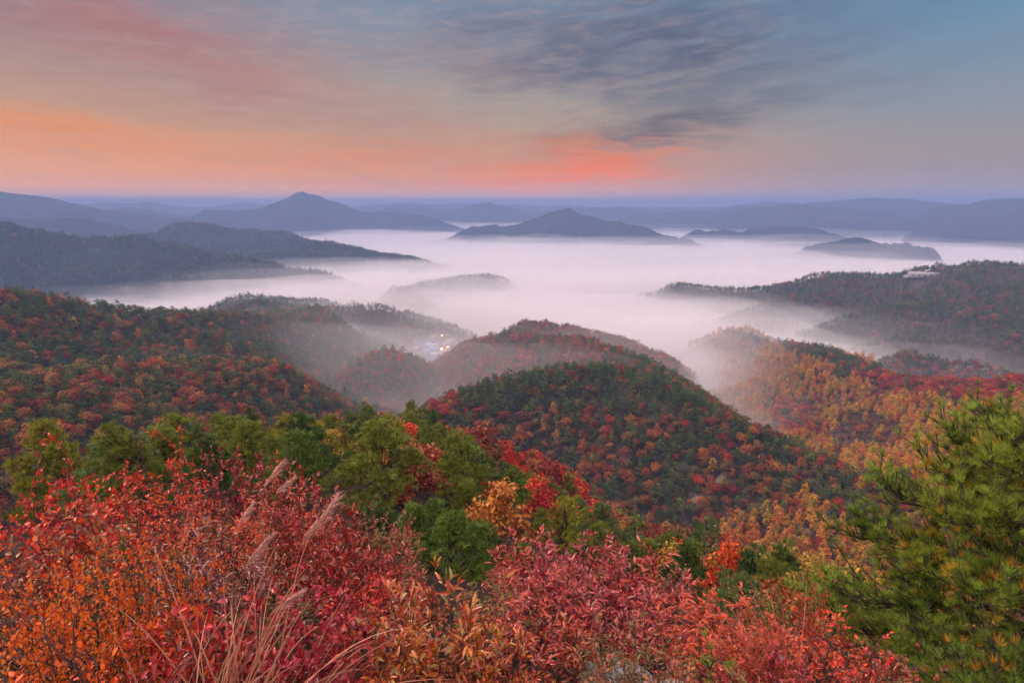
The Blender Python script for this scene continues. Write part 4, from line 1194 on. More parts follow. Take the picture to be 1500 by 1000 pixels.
# ------------------------------------------------------------------ the plants in front, each at its own spot
G1 = 'red shrubs round the viewpoint'
FRONT = [
    # left, behind: the band of red and orange bushes
    ('redorange', 10, 655, 8.5, 2.2, 0, 'russet red bush at the far left end of the bush line'),
    ('redorange', 120, 664, 9.5, 2.3, 1, 'orange-red bush below the lone rounded pine'),
    ('redorange', 215, 648, 9.0, 2.3, 0, 'scarlet and orange bush in the middle of the bush line'),
    ('brown', 285, 650, 10.5, 2.2, 0, 'thin russet bush with dark bare stems among the scarlet bushes'),
    ('crimsonbush', 352, 630, 11.5, 2.0, 0, 'tall crimson bush rising to a point before the dark pine'),
    ('crimsonbush', 400, 668, 9.0, 1.5, 1, 'dark crimson bush right of the pointed one'),
    ('redorange', 60, 700, 6.2, 1.8, 1, 'low orange and red bush over the blown orange shrub'),
    ('brown', 160, 706, 6.0, 1.7, 1, 'brown and red bush above the olive foliage'),
    ('redorange', 270, 706, 6.8, 1.9, 0, 'orange-red bush behind the pale dry leaves'),
    ('brown', 360, 722, 6.0, 1.6, 0, 'russet bush behind the lower grass plumes'),
    ('olive', 170, 762, 4.6, 1.2, 0, 'olive and straw coloured shrub behind the orange one'),
    ('brown', 40, 770, 4.6, 1.3, 1, 'dull brown bush at the left border above the orange shrub'),
    ('orange', 50, 768, 3.5, 1.15, 0, 'bright orange small-leaved shrub at the left border'),
    ('orange', 170, 790, 3.3, 1.0, 0, 'bright orange small-leaved shrub beside the first, touching the crimson leaves'),
    ('sprig', 40, 890, 2.6, 0.6, 0, 'sparse orange-red sprig over dark ground in the bottom left corner'),
    ('sprig', 200, 880, 2.7, 0.6, 0, 'thin sprig with a few orange leaves under the orange shrub'),
    ('dry', 318, 770, 4.2, 0.85, 0, 'shrub of pale curled dry leaves below the grass plumes'),
    ('dry', 250, 800, 4.0, 0.7, 0, 'smaller shrub of curled dry leaves next to the orange shrub'),
    ('crimson', 345, 850, 2.9, 0.8, 0, 'magenta-crimson shrub with oval leaves behind the arching grass'),
    ('crimson', 450, 830, 2.9, 0.85, 1, 'deep crimson shrub with oval leaves right of the arching grass'),
    ('crimson', 250, 885, 2.7, 0.7, 1, 'dark crimson low shrub left of the arching grass'),
    ('crimson', 400, 920, 2.4, 0.6, 0, 'crimson shrub at the bottom border by the grass base'),
    ('crimson', 500, 905, 2.5, 0.6, 1, 'rosy shrub at the bottom border left of the yellow-leaved shrub'),
    # centre
    ('crimsonbush', 440, 690, 6.0, 1.2, 1, 'dark red bush behind the tall grass plumes'),
    ('brick', 470, 722, 4.6, 1.0, 2, 'brick-red shrub right under the large plume'),
    ('brown', 535, 722, 7.2, 1.5, 1, 'fine-leaved russet bush before the bright green pine'),
    ('brick', 520, 770, 4.2, 1.0, 0, 'brick-red shrub left of the bright green pine'),
    ('mixed', 620, 828, 2.8, 0.75, 0, 'shrub of long orange, yellow and red leaves in the middle of the bottom edge'),
    ('mixed', 690, 850, 2.6, 0.7, 1, 'leafy shrub turning from green to orange next to the middle one'),
    ('mixed', 570, 880, 2.5, 0.55, 1, 'low green-yellow shrub under the red shoots'),
    ('mixed', 745, 920, 2.35, 0.5, 0, 'low orange-leaved shrub left of the grey rock'),
    # right of centre
    ('brick', 775, 772, 5.6, 1.3, 0, 'dark brick-red bush at the upper left of the large red thicket'),
    ('brick', 850, 788, 4.6, 1.3, 1, 'brick-pink bush on the top of the large red thicket'),
    ('brick', 930, 800, 4.9, 1.3, 2, 'dusky red bush beside the bare twigs of the thicket'),
    ('brick', 800, 850, 3.7, 1.0, 2, 'glossy brick-red shrub in the heart of the red thicket'),
    ('brick', 890, 860, 3.6, 1.0, 0, 'rosy red shrub above the grey rocks'),
    ('mixed', 850, 905, 2.9, 0.45, 0, 'small yellow-orange shoot among the brick-red shrubs over the rock'),
    ('brown', 985, 850, 6.2, 1.4, 0, 'orange-brown fine-leaved bush behind the flame-red shrub'),
    ('fire', 1000, 895, 3.9, 0.9, 0, 'flame-red shrub with narrow upright leaves'),
    ('fire', 1080, 876, 4.1, 1.0, 1, 'tall flame-red shrub, the highest of the narrow-leaved ones'),
    ('fire', 1130, 915, 3.6, 0.8, 0, 'flame-red shrub next to the red feathery grass'),
    ('fire', 1040, 925, 3.2, 0.7, 1, 'orange-red shrub over the little pine sprig'),
    ('brick', 960, 900, 3.2, 0.7, 1, 'brick-red shrub right of the grey rocks'),
    ('sprig', 1240, 880, 4.2, 0.8, 0, 'sparse orange-red shrub at the foot of the big pine'),
    ('sprig', 1280, 920, 3.8, 0.7, 0, 'open red-leaved shrub under the big pine boughs'),
    ('redorange', 1210, 850, 8.0, 1.0, 0, 'red bush between the brown shrub and the big pine'),
    ('olive', 1150, 855, 11.0, 2.2, 0, 'grey-green bush on the slope behind the flame-red shrubs'),
    ('brown', 1200, 900, 6.0, 1.2, 1, 'russet bush behind the feathery red grass'),
    ('bare', 70, 885, 2.9, 0.8, 0, 'dark bare twigs under the orange shrub in the bottom left corner'),
    ('bare', 190, 590, 15.0, 1.6, 0, 'bare grey-brown bush standing up behind the red bush line'),
    ('bare', 300, 620, 14.0, 1.4, 0, 'leafless twiggy bush before the wide olive pine'),
    ('bare', 905, 745, 7.5, 0.9, 0, 'bare twigs sticking out above the large red thicket'),
    ('bare', 420, 628, 12.0, 1.2, 0, 'thin leafless bush between crimson bush and dark pine'),
]
for sort, px, py, r_, w, v, lab in FRONT: shrub(sort, px, py, r_, w, v, lab, G1)

# undergrowth between them: low plants to close the ground
rng = np.random.default_rng(44)
taken = [(e.location.x, e.location.y) for e, *_ in SHRUBS]
und = 0
for _ in range(1500):
    a = rad(rng.uniform(-44, 44)); r_ = 2.2 + 20 * rng.uniform(0, 1) ** 1.3
    x, y = r_ * math.sin(a), r_ * math.cos(a)
    if any((x - q[0]) ** 2 + (y - q[1]) ** 2 < (0.10 * r_ + 0.1) ** 2 for q in taken): continue
    px = project(np.array([[x, y, gz(x, y)]]))[0][0]
    if not (-60 < px < 1540) or und > 110: continue
    if px < 260 and r_ < 3.6: continue
    left = px < 560
    sort = rng.choice(['brown', 'redorange', 'brick', 'olive'], p=[0.35, 0.35, 0.15, 0.15]) if left else rng.choice(['brown', 'brick', 'olive', 'crimsonbush'], p=[0.35, 0.25, 0.25, 0.15])
    h = rng.uniform(0.5, 0.8) if r_ < 6 else rng.uniform(0.8, 1.35)
    q = project(np.array([[x, y, gz(x, y) + h]]))
    top = np.interp(q[0][0], [0, 400, 560, 640, 760, 900, 1000, 1100, 1250, 1500], [668, 676, 735, 890, 815, 815, 880, 905, 925, 925])
    while q[1][0] < top and h > 0.3:
        h *= 0.85; q = project(np.array([[x, y, gz(x, y) + h]]))
    if h <= 0.3: continue
    e = shrub(sort, q[0][0], q[1][0], r_, h * 1.3, rng.integers(0, 3), None, 'low shrubs of the undergrowth')
    taken.append((x, y)); und += 1
print("undergrowth", und)

# ------------------------------------------------------------------ silver grass with feathery plumes
STRAW, tS, pS = mat("dry_grass_blade", 0.55, 0.35)
sa = tS.n.new('ShaderNodeAttribute'); sa.attribute_name = 'tone'
tS.l.new(tS.ramp(sa.outputs['Fac'], [(0.0, lin((112, 52, 44))), (0.4, lin((146, 80, 66))), (0.75, lin((178, 122, 98))), (1.0, lin((112, 84, 46)))]), pS.inputs['Base Color'])
PLUME, tP, pP = mat("grass_plume", 0.7, 0.3)
sa = tP.n.new('ShaderNodeAttribute'); sa.attribute_name = 'tone'
tP.l.new(tP.ramp(sa.outputs['Fac'], [(0.0, lin((150, 92, 84))), (0.5, lin((178, 122, 110))), (1.0, lin((206, 160, 148)))]), pP.inputs['Base Color'])
REDG, tR, pR = mat("red_grass_blade", 0.55, 0.35)
sa = tR.n.new('ShaderNodeAttribute'); sa.attribute_name = 'tone'
tR.l.new(tR.ramp(sa.outputs['Fac'], [(0.0, lin((116, 40, 32))), (0.5, lin((160, 66, 48))), (1.0, lin((182, 104, 80)))]), pR.inputs['Base Color'])


def ribbon(g, p, w, tone, nrm=(0, 0, 1)):
    p = np.asarray(p, float); d = unit(np.gradient(p, axis=0)); s = unit(np.cross(d, np.asarray(nrm, float)[None]))
    w = np.asarray(w)[:, None]
    V = np.stack([p - s * w, p + s * w], 1).reshape(-1, 3); n = len(p)
    i = np.arange(n - 1) * 2
    f = np.stack([i, i + 1, i + 3, i + 2], 1)
    g.add(V, [f], [np.full(len(f), tone)])


def arch(root, tip, rise, k=12):
    root = np.asarray(root, float); tip = np.asarray(tip, float)
    mid = root * 0.45 + tip * 0.55 + np.array([0, 0, rise])
    t = np.linspace(0, 1, k)[:, None]
    return (1 - t) ** 2 * root + 2 * t * (1 - t) * mid + t * t * tip


def grass_clump(px, py, r_, n, length, spread, wind, seed, m, label, name="grass_clump", w=0.0045, lo=0.6):
    rng = np.random.default_rng(seed); p0 = at(px, py, r_); z = gz(p0.x, p0.y)
    g = Geo()
    for i in range(n):
        a = rng.uniform(0, 6.28); q = rng.uniform(0, 0.10)
        root = np.array([q * math.cos(a), q * math.sin(a), -0.03])
        L = length * rng.uniform(lo, 1.1); th = rng.uniform(0, 6.28); o_ = spread * rng.uniform(0.1, 1.0)
        tip = root + np.array([L * (o_ * math.cos(th) + wind[0] * rng.uniform(0.2, 1)), L * (o_ * math.sin(th) + wind[1]), L * rng.uniform(0.45, 0.9)])
        pts = arch(root, tip, L * rng.uniform(0.15, 0.45))
        ribbon(g, pts, np.interp(np.linspace(0, 1, 12), [0, 0.3, 1], [w, w, 0.0006]), rng.uniform(0, 1), unit(rng.normal(0, 1, 3) * [1, 1, 0.3]))
    o = link(name, g.mesh(name, [m], False), loc=(p0.x, p0.y, z), category='grass', label=label)
    return o, (p0.x, p0.y, z)


gc1, root1 = grass_clump(255, 985, 2.25, 120, 1.25, 0.75, (0.3, 0.05), 1, STRAW, 'large clump of dry pinkish grass blades bending over the crimson shrubs')
gc2, root2 = grass_clump(340, 990, 2.35, 90, 1.2, 0.8, (0.4, 0.05), 2, STRAW, 'dry grass clump with arching blades right of the largest clump')
gc3, root3 = grass_clump(150, 990, 2.4, 50, 0.95, 0.7, (0.2, 0.05), 3, STRAW, 'thinner dry grass clump in the dark bottom left corner')
gc4, root4 = grass_clump(1160, 985, 3.3, 95, 1.0, 0.5, (-0.45, 0.02), 4, REDG, 'feathery reddish grass clump leaning left at the foot of the big pine', w=0.0028)
gc5, root5 = grass_clump(1100, 1000, 3.1, 50, 0.85, 0.5, (-0.4, 0.02), 5, REDG, 'smaller reddish grass clump under the flame-red shrub', w=0.0026)


def plume(stalk_px, head_px, r_, seed, label, length=None, width=0.035, root=None):
    """a stalk from the ground, carrying a blown plume: stalk_px = where the head starts, head_px = its tip"""
    rng = np.random.default_rng(seed)
    a = np.array(at(stalk_px[0], stalk_px[1], r_)); b = np.array(at(head_px[0], head_px[1], r_ * 1.02))
    if root is None: rx, ry = a[0] - 0.25 * r_ / 3, a[1] * 0.97
    else: rx, ry = root
    base = np.array([rx, ry, gz(rx, ry)])
    e = bpy.data.objects.new("silver_grass", None); COL.objects.link(e); e.location = base
    e['category'] = 'grass'; e['label'] = label; e['group'] = 'silver grass plumes'
    g = Geo(); p = arch(base, a, 0.10 * np.linalg.norm(a - base), 14) - base
    tube(g, p, np.linspace(0.0030, 0.0014, 14), 5, 0.6)
    link("stalk", g.mesh("stalk", [STRAW], True), e)
    h = Geo(); ax = b - a; L = np.linalg.norm(ax); dr = ax / L
    side = unit(np.cross(dr, [0, 1, 0]))
    N = 210
    t = rng.uniform(0, 0.92, N)
    for i in range(N):
        o = a + ax * t[i] * 0.8 + side * rng.normal(0, 0.004) - base
        fl = L * (0.16 + 0.16 * rng.uniform()) * (1.25 - 0.6 * t[i])
        d = unit(dr + side * rng.normal(0.12, 0.16) + ball(rng, 1)[0] * 0.14 + np.array([0.10, 0, -0.12]))
        q = np.array([o, o + d * fl * 0.5 + np.array([0, 0, 0.01 * fl]), o + d * fl + np.array([0.10 * fl, 0, -0.16 * fl])])
        ribbon(h, q, [0.0011, 0.0016, 0.0004], rng.uniform(0, 1), unit(rng.normal(0, 1, 3)))
    link("plume", h.mesh("plume", [PLUME], False), e)
    return e


plume((440, 800), (508, 712), 3.1, 1, 'largest silver grass plume, blown to the right above the brick-red shrub')
plume((405, 722), (436, 694), 3.6, 2, 'short silver grass plume just left of the largest one', width=0.03)
plume((388, 712), (424, 664), 3.8, 3, 'highest silver grass plume against the crimson bush')
plume((350, 770), (376, 728), 3.6, 4, 'small silver grass plume, lowest on the left of the group')
plume((360, 830), (408, 770), 3.2, 5, 'faint silver grass plume in front of the russet bush')
plume((395, 900), (455, 856), 2.7, 6, 'silver grass plume drooping over the deep crimson shrub')

# ------------------------------------------------------------------ rocks at the viewpoint
ROCK, tr_, pr_ = mat("granite", 0.85, 0.25)
rg_ = tr_.n.new('ShaderNodeTexCoord').outputs['Object']
tr_.l.new(tr_.mix(tr_.mrange(tr_.noise(rg_, 5, 6, 0.7), 0.45, 0.7), tr_.ramp(tr_.noise(rg_, 40, 4, 0.7), [(0.3, (0.10, 0.085, 0.085)), (0.6, (0.30, 0.26, 0.27))]), (0.16, 0.13, 0.10, 1)), pr_.inputs['Base Color'])
rb = tr_.n.new('ShaderNodeBump'); rb.inputs['Strength'].default_value = 0.7; rb.inputs['Distance'].default_value = 0.03
tr_.l.new(tr_.noise(rg_, 14, 8, 0.7), rb.inputs['Height']); tr_.l.new(rb.outputs[0], pr_.inputs['Normal'])


def rock(px, py, r_, w, d, h, seed, label):
    rng = np.random.default_rng(seed); n, m = 48, 26
    th = np.linspace(0, 2 * math.pi, n, endpoint=False); ph = np.linspace(-0.5 * math.pi, 0.5 * math.pi, m)
    T, P = np.meshgrid(th, ph, indexing='ij')
    D = np.stack([np.cos(T) * np.cos(P), np.sin(T) * np.cos(P), np.sin(P)], -1)
    cut = np.ones(T.shape)
    for _ in range(11):
        nn = unit(rng.normal(0, 1, 3)); c = D @ nn; lim = rng.uniform(0.62, 0.9)
        cut = np.minimum(cut, np.where(c > 0.05, lim / np.maximum(c, 0.05), 9))
    rr_ = cut * (1 + 0.05 * fbm(D[..., 0] * 4 + seed, D[..., 1] * 4 + D[..., 2] * 3, 4, seed))
    V = D * rr_[..., None] * [w / 2, d / 2, h / 2]
    f = grid_faces(n, m); idx = np.arange(n * m).reshape(n, m)
    wrap = np.stack([idx[-1, :-1], idx[-1, 1:], idx[0, 1:], idx[0, :-1]], 1)
    p = at(px, py, r_)
    o = link("rock", new_mesh("rock", V.reshape(-1, 3), [f[:, ::-1], wrap[:, ::-1]], [ROCK], True), loc=(p.x, p.y, p.z), category='rock', label=label, group='grey rocks at the viewpoint')
    o.rotation_euler.z = rng.uniform(0, 6.28)
    return o


rock(905, 1003, 2.9, 0.55, 0.45, 0.16, 1, 'flat grey rock showing through the brick-red shrubs')
rock(985, 1030, 2.75, 0.34, 0.30, 0.16, 2, 'pale rounded rock at the bottom border right of the flat one')
rock(790, 1030, 2.8, 0.30, 0.30, 0.14, 3, 'small grey rock half under the orange leaves')

# ------------------------------------------------------------------ the big pine at the right
NEEDLE = foliage_mat("pine_needle", [], own=True, rough=0.4, spec=0.45, trans=0.2)
CONE, _t, _p = mat("pine_cone", 0.8, 0.2); _p.inputs['Base Color'].default_value = (0.13, 0.05, 0.035, 1)
DRYN = foliage_mat("yellow_pine_needle", [], own=True, rough=0.5, spec=0.3, trans=0.2)
BTUFT = [tuft_t(44, 0.95, 0.018, s) for s in (5, 6, 7)]


def big_pine():
    rng = np.random.default_rng(3)
    base = at(1690, 1000, 7.6); bx, by = base.x, base.y; z0 = gz(bx, by)
    e = bpy.data.objects.new("pine_tree", None); COL.objects.link(e); e.location = (bx, by, z0)
    e['category'] = 'tree'; e['label'] = 'big green pine close by, its long boughs reaching in from the right'
    B = np.array([bx, by, z0])
    top = np.array(at(1640, 560, 7.7)) - B
    tk = bend((0, 0, -0.4), top, 14, rng); g = Geo(); tube(g, tk, np.linspace(0.16, 0.05, 14), 9)
    link("trunk", g.mesh("trunk", [BARK], True), e)
    # boughs: photo points along each bough, distances
    boughs = [
        ([(1557, 740), (1502, 708), (1458, 680), (1421, 646)], 7.2), ([(1600, 730), (1535, 680), (1497, 652), (1478, 636)], 7.0),
        ([(1557, 760), (1480, 730), (1415, 708), (1367, 682)], 7.0), ([(1557, 800), (1469, 766), (1371, 752), (1305, 740)], 6.8),
        ([(1568, 830), (1458, 808), (1349, 802), (1268, 792)], 6.6), ([(1568, 815), (1480, 820), (1404, 815), (1338, 836)], 6.3),
        ([(1600, 875), (1491, 845), (1404, 841), (1305, 853)], 6.6), ([(1579, 895), (1469, 883), (1349, 887), (1246, 887)], 6.2),
        ([(1579, 915), (1458, 915), (1371, 925), (1272, 915)], 5.9), ([(1600, 945), (1491, 945), (1415, 965), (1345, 967)], 5.8),
        ([(1600, 975), (1513, 995), (1436, 1005), (1382, 1015)], 5.6), ([(1579, 780), (1524, 760), (1469, 770), (1426, 780)], 6.2),
        ([(1590, 855), (1524, 865), (1469, 865), (1426, 875)], 5.8), ([(1600, 1015), (1535, 1035), (1469, 1055), (1382, 1075)], 5.4),
        ([(1600, 690), (1557, 670), (1524, 680), (1491, 700)], 6.6),
    ]
    ntot = 0
    for bi, (pts, r_) in enumerate(boughs):
        W_ = np.array([np.array(at(x, y, r_ + 0.25 * math.sin(bi * 1.7) - 0.35 * i)) - B for i, (x, y) in enumerate(pts)])
        j = int(np.argmin(np.abs(tk[:, 2] - (W_[0, 2] - 0.15))))
        ctrl = np.concatenate([[tk[j]], W_])
        s = np.linspace(0, 1, len(ctrl)); u = np.linspace(0, 1, 22)
        P = np.stack([np.interp(u, s, ctrl[:, c]) for c in range(3)], 1)
        P[1:-1] = (P[:-2] + P[1:-1] * 2 + P[2:]) / 4
        P = P + np.cumsum(rng.normal(0, 0.008, P.shape), 0)
        gb, gn, gy = Geo(), Geo(), Geo()
        tube(gb, P, np.linspace(0.045, 0.008, 22), 6)
        TP, TD = [P[-1]], [unit(P[-1] - P[-2])]
        for k in range(46):
            t = rng.uniform(0.25, 1.0); i = min(int(t * 21), 20); b = P[i]
            d = unit(unit(P[min(i + 1, 21)] - P[max(i - 1, 0)]) * 0.9 + ball(rng, 1)[0] * [1.0, 1.0, 0.32] + [0, 0, 0.12])
            L = rng.uniform(0.22, 0.62) * (1.2 - 0.6 * t)
            q = bend(b, b + d * L, 6, rng, -0.05); q[:, 2] += np.linspace(0, 1, 6) ** 2 * 0.07
            tube(gb, q, np.linspace(0.010, 0.0045, 6), 4)
            TP.append(q[-1]); TD.append(unit(q[-1] - q[-2]))
            for m in range(rng.integers(5, 9)):
                w = q[rng.integers(2, 6)]; dd = unit(unit(q[-1] - q[0]) + ball(rng, 1)[0] * 0.8 + [0, 0, 0.45]); e2 = w + dd * rng.uniform(0.08, 0.2)
                tube(gb, [w, (w + e2) / 2, e2], [0.005, 0.004, 0.0035], 4)
                TP.append(e2); TD.append(dd)
        TP, TD = np.array(TP), unit(np.array(TD) + [-0.12, 0, 0.6])
        n = len(TP); yel = rng.uniform(0, 1, n) < (0.14 if bi in (2, 5, 10, 12) else 0.02)
        tone = rng.uniform(0, 1, n)
        for jj, T in enumerate(BTUFT):
            for gg, mm in ((gn, ~yel), (gy, yel)):
                m = (np.arange(n) % 3 == jj) & mm
                if not m.any(): continue
                V, fs, ix = place(T[0], T[1], TP[m], frames(TD[m], rng.uniform(0, 6.28, m.sum())), 0.084 * rng.uniform(0.75, 1.2, m.sum()))
                gg.add(V, fs, [np.clip(tone[m][i] * 0.6 + 0.4 * rng.uniform(0, 1, len(i)), 0, 1) for i in ix])
        ntot += n
        bo = link("bough", gb.mesh("bough", [BARK], True), e)
        no = link("needles", gn.mesh("needles", [NEEDLE]), bo); no.color = lin([(126, 142, 50), (110, 128, 48), (138, 148, 52)][bi % 3])
        if gy.n:
            yo = link("needles", gy.mesh("needles", [DRYN]), bo); yo.color = lin((190, 140, 50)); yo['label'] = 'yellowed needles'
        cones = Geo()
        for k in range(3):
            i = rng.integers(0, n); c0 = TP[i] - TD[i] * 0.03
            th = np.linspace(0, 1, 7); tube(cones, c0 + np.outer(th, [0.01, 0, 0.05]), 0.017 * np.sin(np.pi * np.clip(th, 0.06, 0.96)) ** 0.6, 8)
            cn = Geo(); cn.V, cn.f, cn.a, cn.n = cones.V, cones.f, cones.a, cones.n
            link("pine_cone", cones.mesh("pine_cone", [CONE], True), bo); cones = Geo()
    print("big pine tufts", ntot)


big_pine()

# a young pine sprig by the rocks
def pine_sprig(px, py, r_):
    rng = np.random.default_rng(8); p = at(px, py, r_); z = gz(p.x, p.y); h = max(p.z - z, 0.2)
    e = bpy.data.objects.new("pine_seedling", None); COL.objects.link(e); e.location = (p.x, p.y, z)
    e['category'] = 'plant'; e['label'] = 'young bright green pine seedling at the bottom edge beside the rocks'
    g, n = Geo(), Geo(); q = bend((0, 0, -0.05), (0.02, 0, h), 8, rng); tube(g, q, np.linspace(0.008, 0.004, 8), 5)
    TP, TD = [q[-1]], [np.array([0, 0, 1.0])]
    for k in range(16):
        b = q[rng.integers(3, 8)]; d = unit(ball(rng, 1)[0] * [1, 1, 0.3] + [0, 0, 0.6]); e2 = b + d * rng.uniform(0.05, 0.16)
        tube(g, [b, (b + e2) / 2, e2], [0.004, 0.003, 0.003], 4); TP.append(e2); TD.append(d)
    V, fs, ix = place(BTUFT[0][0], BTUFT[0][1], np.array(TP), frames(np.array(TD), rng.uniform(0, 6, len(TP))), np.full(len(TP), 0.06))
    n.add(V, fs, [rng.uniform(0, 1, len(i)) for i in ix])
    link("stem", g.mesh("stem", [BARK], True), e); no = link("needles", n.mesh("needles", [NEEDLE]), e); no.color = lin((112, 134, 50))


pine_sprig(1040, 968, 2.7)


# ------------------------------------------------------------------ the village in the valley
def plain(name, c, rough=0.7, spec=0.2, emit=None):
    m, t, p = mat(name, rough, spec)
    g = t.n.new('ShaderNodeNewGeometry')
    n = t.noise(g.outputs['Position'], 0.9, 4, 0.6)
    cc = lin(c)
    t.l.new(t.mix(t.mrange(n, 0.35, 0.7, 0, 1), cc, tuple(v * 0.75 for v in cc[:3]) + (1,)), p.inputs['Base Color'])
    if emit:
        p.inputs['Emission Color'].default_value = lin(emit[0]); p.inputs['Emission Strength'].default_value = emit[1]
    return m


ROOFS = {'blue': plain("blue_roof", (70, 96, 160)), 'pale blue': plain("pale_blue_roof", (112, 134, 178)), 'white': plain("white_roof", (160, 160, 170)),
         'grey': plain("grey_roof", (140, 140, 150)), 'rust': plain("rust_roof", (160, 92, 74))}
WALLM = plain("house_wall", (196, 190, 186)); WINM = plain("window_pane", (40, 46, 58), 0.2, 0.5); DOORM = plain("door_board", (92, 70, 58))


def boxv(x0, x1, y0, y1, z0, z1):
    v = [(x, y, z) for z in (z0, z1) for x, y in ((x0, y0), (x1, y0), (x1, y1), (x0, y1))]
    return v, [(3, 2, 1, 0), (4, 5, 6, 7), (0, 1, 5, 4), (1, 2, 6, 5), (2, 3, 7, 6), (3, 0, 4, 7)]


def box_mesh(name, boxes, m):
    V, Fq = [], []
    for b in boxes:
        v, f = boxv(*b); k = len(V); V += v; Fq += [tuple(i + k for i in q) for q in f]
    return new_mesh(name, V, [Fq], [m])


def gable(name, w, d, z, rise, over, m, th=0.25):
    a, b = w / 2 + over, d / 2 + over
    V = [(-a, -b, z), (a, -b, z), (a, b, z), (-a, b, z), (-a, 0, z + rise), (a, 0, z + rise)]
    V += [(x, y, h - th) for x, y, h in V]
    tri = [(0, 4, 3), (1, 2, 5), (6, 9, 10), (7, 11, 8)]
    quad = [(0, 1, 5, 4), (2, 3, 4, 5), (6, 10, 11, 7), (8, 11, 10, 9), (0, 6, 7, 1), (2, 8, 9, 3)]
    quad += [(0, 3, 9, 6), (1, 7, 8, 2)]
    return new_mesh(name, V, [tri[:2], quad], [m])


HOUSES = [(618, 507, 'blue', 15), (626, 505, 'pale blue', 13), (633, 508, 'white', 20), (640, 505, 'blue', 14), (628, 512, 'blue', 18), (637, 513, 'pale blue', 16), (644, 516, 'blue', 13),
          (624, 517, 'pale blue', 12), (632, 519, 'blue', 16), (640, 521, 'white', 17), (647, 523, 'blue', 12), (636, 527, 'blue', 16), (644, 529, 'pale blue', 15), (641, 535, 'blue', 14),
          (648, 537, 'grey', 14), (650, 544, 'white', 11), (654, 505, 'grey', 11), (660, 500, 'white', 12), (651, 511, 'rust', 12), (611, 512, 'white', 10), (655, 516, 'white', 9), (634, 496, 'grey', 10), (628, 492, 'white', 9)]
rng = np.random.default_rng(12)
seen_lab = {}
for px, py, col, w in HOUSES:
    p = at(px, py, 1.0); k = (VILLAGE.z - 2.0) / p.z; x, y = p.x * k, p.y * k
    z = gz(x, y); d = w * 0.6; hw = 3.4
    e = bpy.data.objects.new("house", None); COL.objects.link(e); e.location = (x, y, z - 0.2); e.rotation_euler.z = rng.uniform(-0.5, 0.5)
    e['category'] = 'house'; e['group'] = 'houses of the valley village'
    link("wall", box_mesh("wall", [(-w / 2, w / 2, -d / 2, d / 2, 0, hw)], WALLM), e)
    link("roof", gable("roof", w, d, hw + 0.3, d * 0.24, 0.6, ROOFS[col]), e)
    for i in range(2):
        wx = (-0.28 + 0.56 * i) * w
        link("window", box_mesh("window", [(wx - 0.8, wx + 0.8, -d / 2 - 0.06, -d / 2 + 0.05, 1.1, 2.4)], WINM), e)
    link("door", box_mesh("door", [(-0.5, 0.5, -d / 2 - 0.06, -d / 2 + 0.05, 0, 2.1)], DOORM), e)
    e['_px'] = px; e['_py'] = py
    seen_lab.setdefault(col, []).append(e)
ORD = ['first', 'second', 'third', 'fourth', 'fifth', 'sixth', 'seventh', 'eighth', 'ninth', 'tenth', 'eleventh', 'twelfth']
for col, hs in seen_lab.items():
    hs.sort(key=lambda e: e['_py'])
    for i, e in enumerate(hs):
        e['label'] = ("house with a %s roof in the valley village" % col) if len(hs) == 1 else "house with a %s roof in the valley village, %s such from the top" % (col, ORD[min(i, 11)])
        del e['_px'], e['_py']

LAMPM = {'orange': plain("orange_lamp", (255, 150, 70), emit=((255, 120, 40), 60.0)), 'white': plain("white_lamp", (255, 240, 200), emit=((255, 236, 190), 60.0)), 'yellow': plain("yellow_lamp", (255, 220, 150), emit=((255, 206, 120), 26.0))}
POLEM = plain("lamp_pole", (110, 110, 116), 0.5, 0.4)
for px, py, c, rad_, lab in [(647, 511, 'orange', 1.3, 'orange street lamp glowing among the blue roofs'), (647, 526, 'white', 1.1, 'bright white street lamp in the middle of the village'),
                             (652, 540, 'white', 0.95, 'white street lamp at the near end of the village'), (647, 491, 'yellow', 0.8, 'far yellowish street lamp in the mist behind the village'),
                             (656, 508, 'yellow', 0.7, 'small yellowish street lamp right of the orange one'), (638, 547, 'yellow', 0.6, 'dim street lamp at the road below the village')]:
    p = at(px, py, 1.0); k = (VILLAGE.z + 4.5) / p.z; x, y = p.x * k, p.y * k; z = gz(x, y); H = VILLAGE.z + 4.5 - z
    e = bpy.data.objects.new("street_lamp", None); COL.objects.link(e); e.location = (x, y, z); e['category'] = 'street lamp'; e['label'] = lab; e['group'] = 'lit street lamps of the village'
    g = Geo(); tube(g, [(0, 0, 0), (0, 0, H * 0.5), (0, 0, H * 0.95), (0, -0.3, H)], [0.14, 0.11, 0.09, 0.08], 8); link("pole", g.mesh("pole", [POLEM], True), e)
    g = Geo(); th = np.linspace(0, 1, 11); tube(g, np.stack([th * 0, -0.3 + th * 0, H - rad_ + 2 * rad_ * th], 1), rad_ * np.sqrt(np.clip(1 - (2 * th - 1) ** 2, 0.004, 1)), 14)
    link("lamp_head", g.mesh("lamp_head", [LAMPM[c]], True), e)

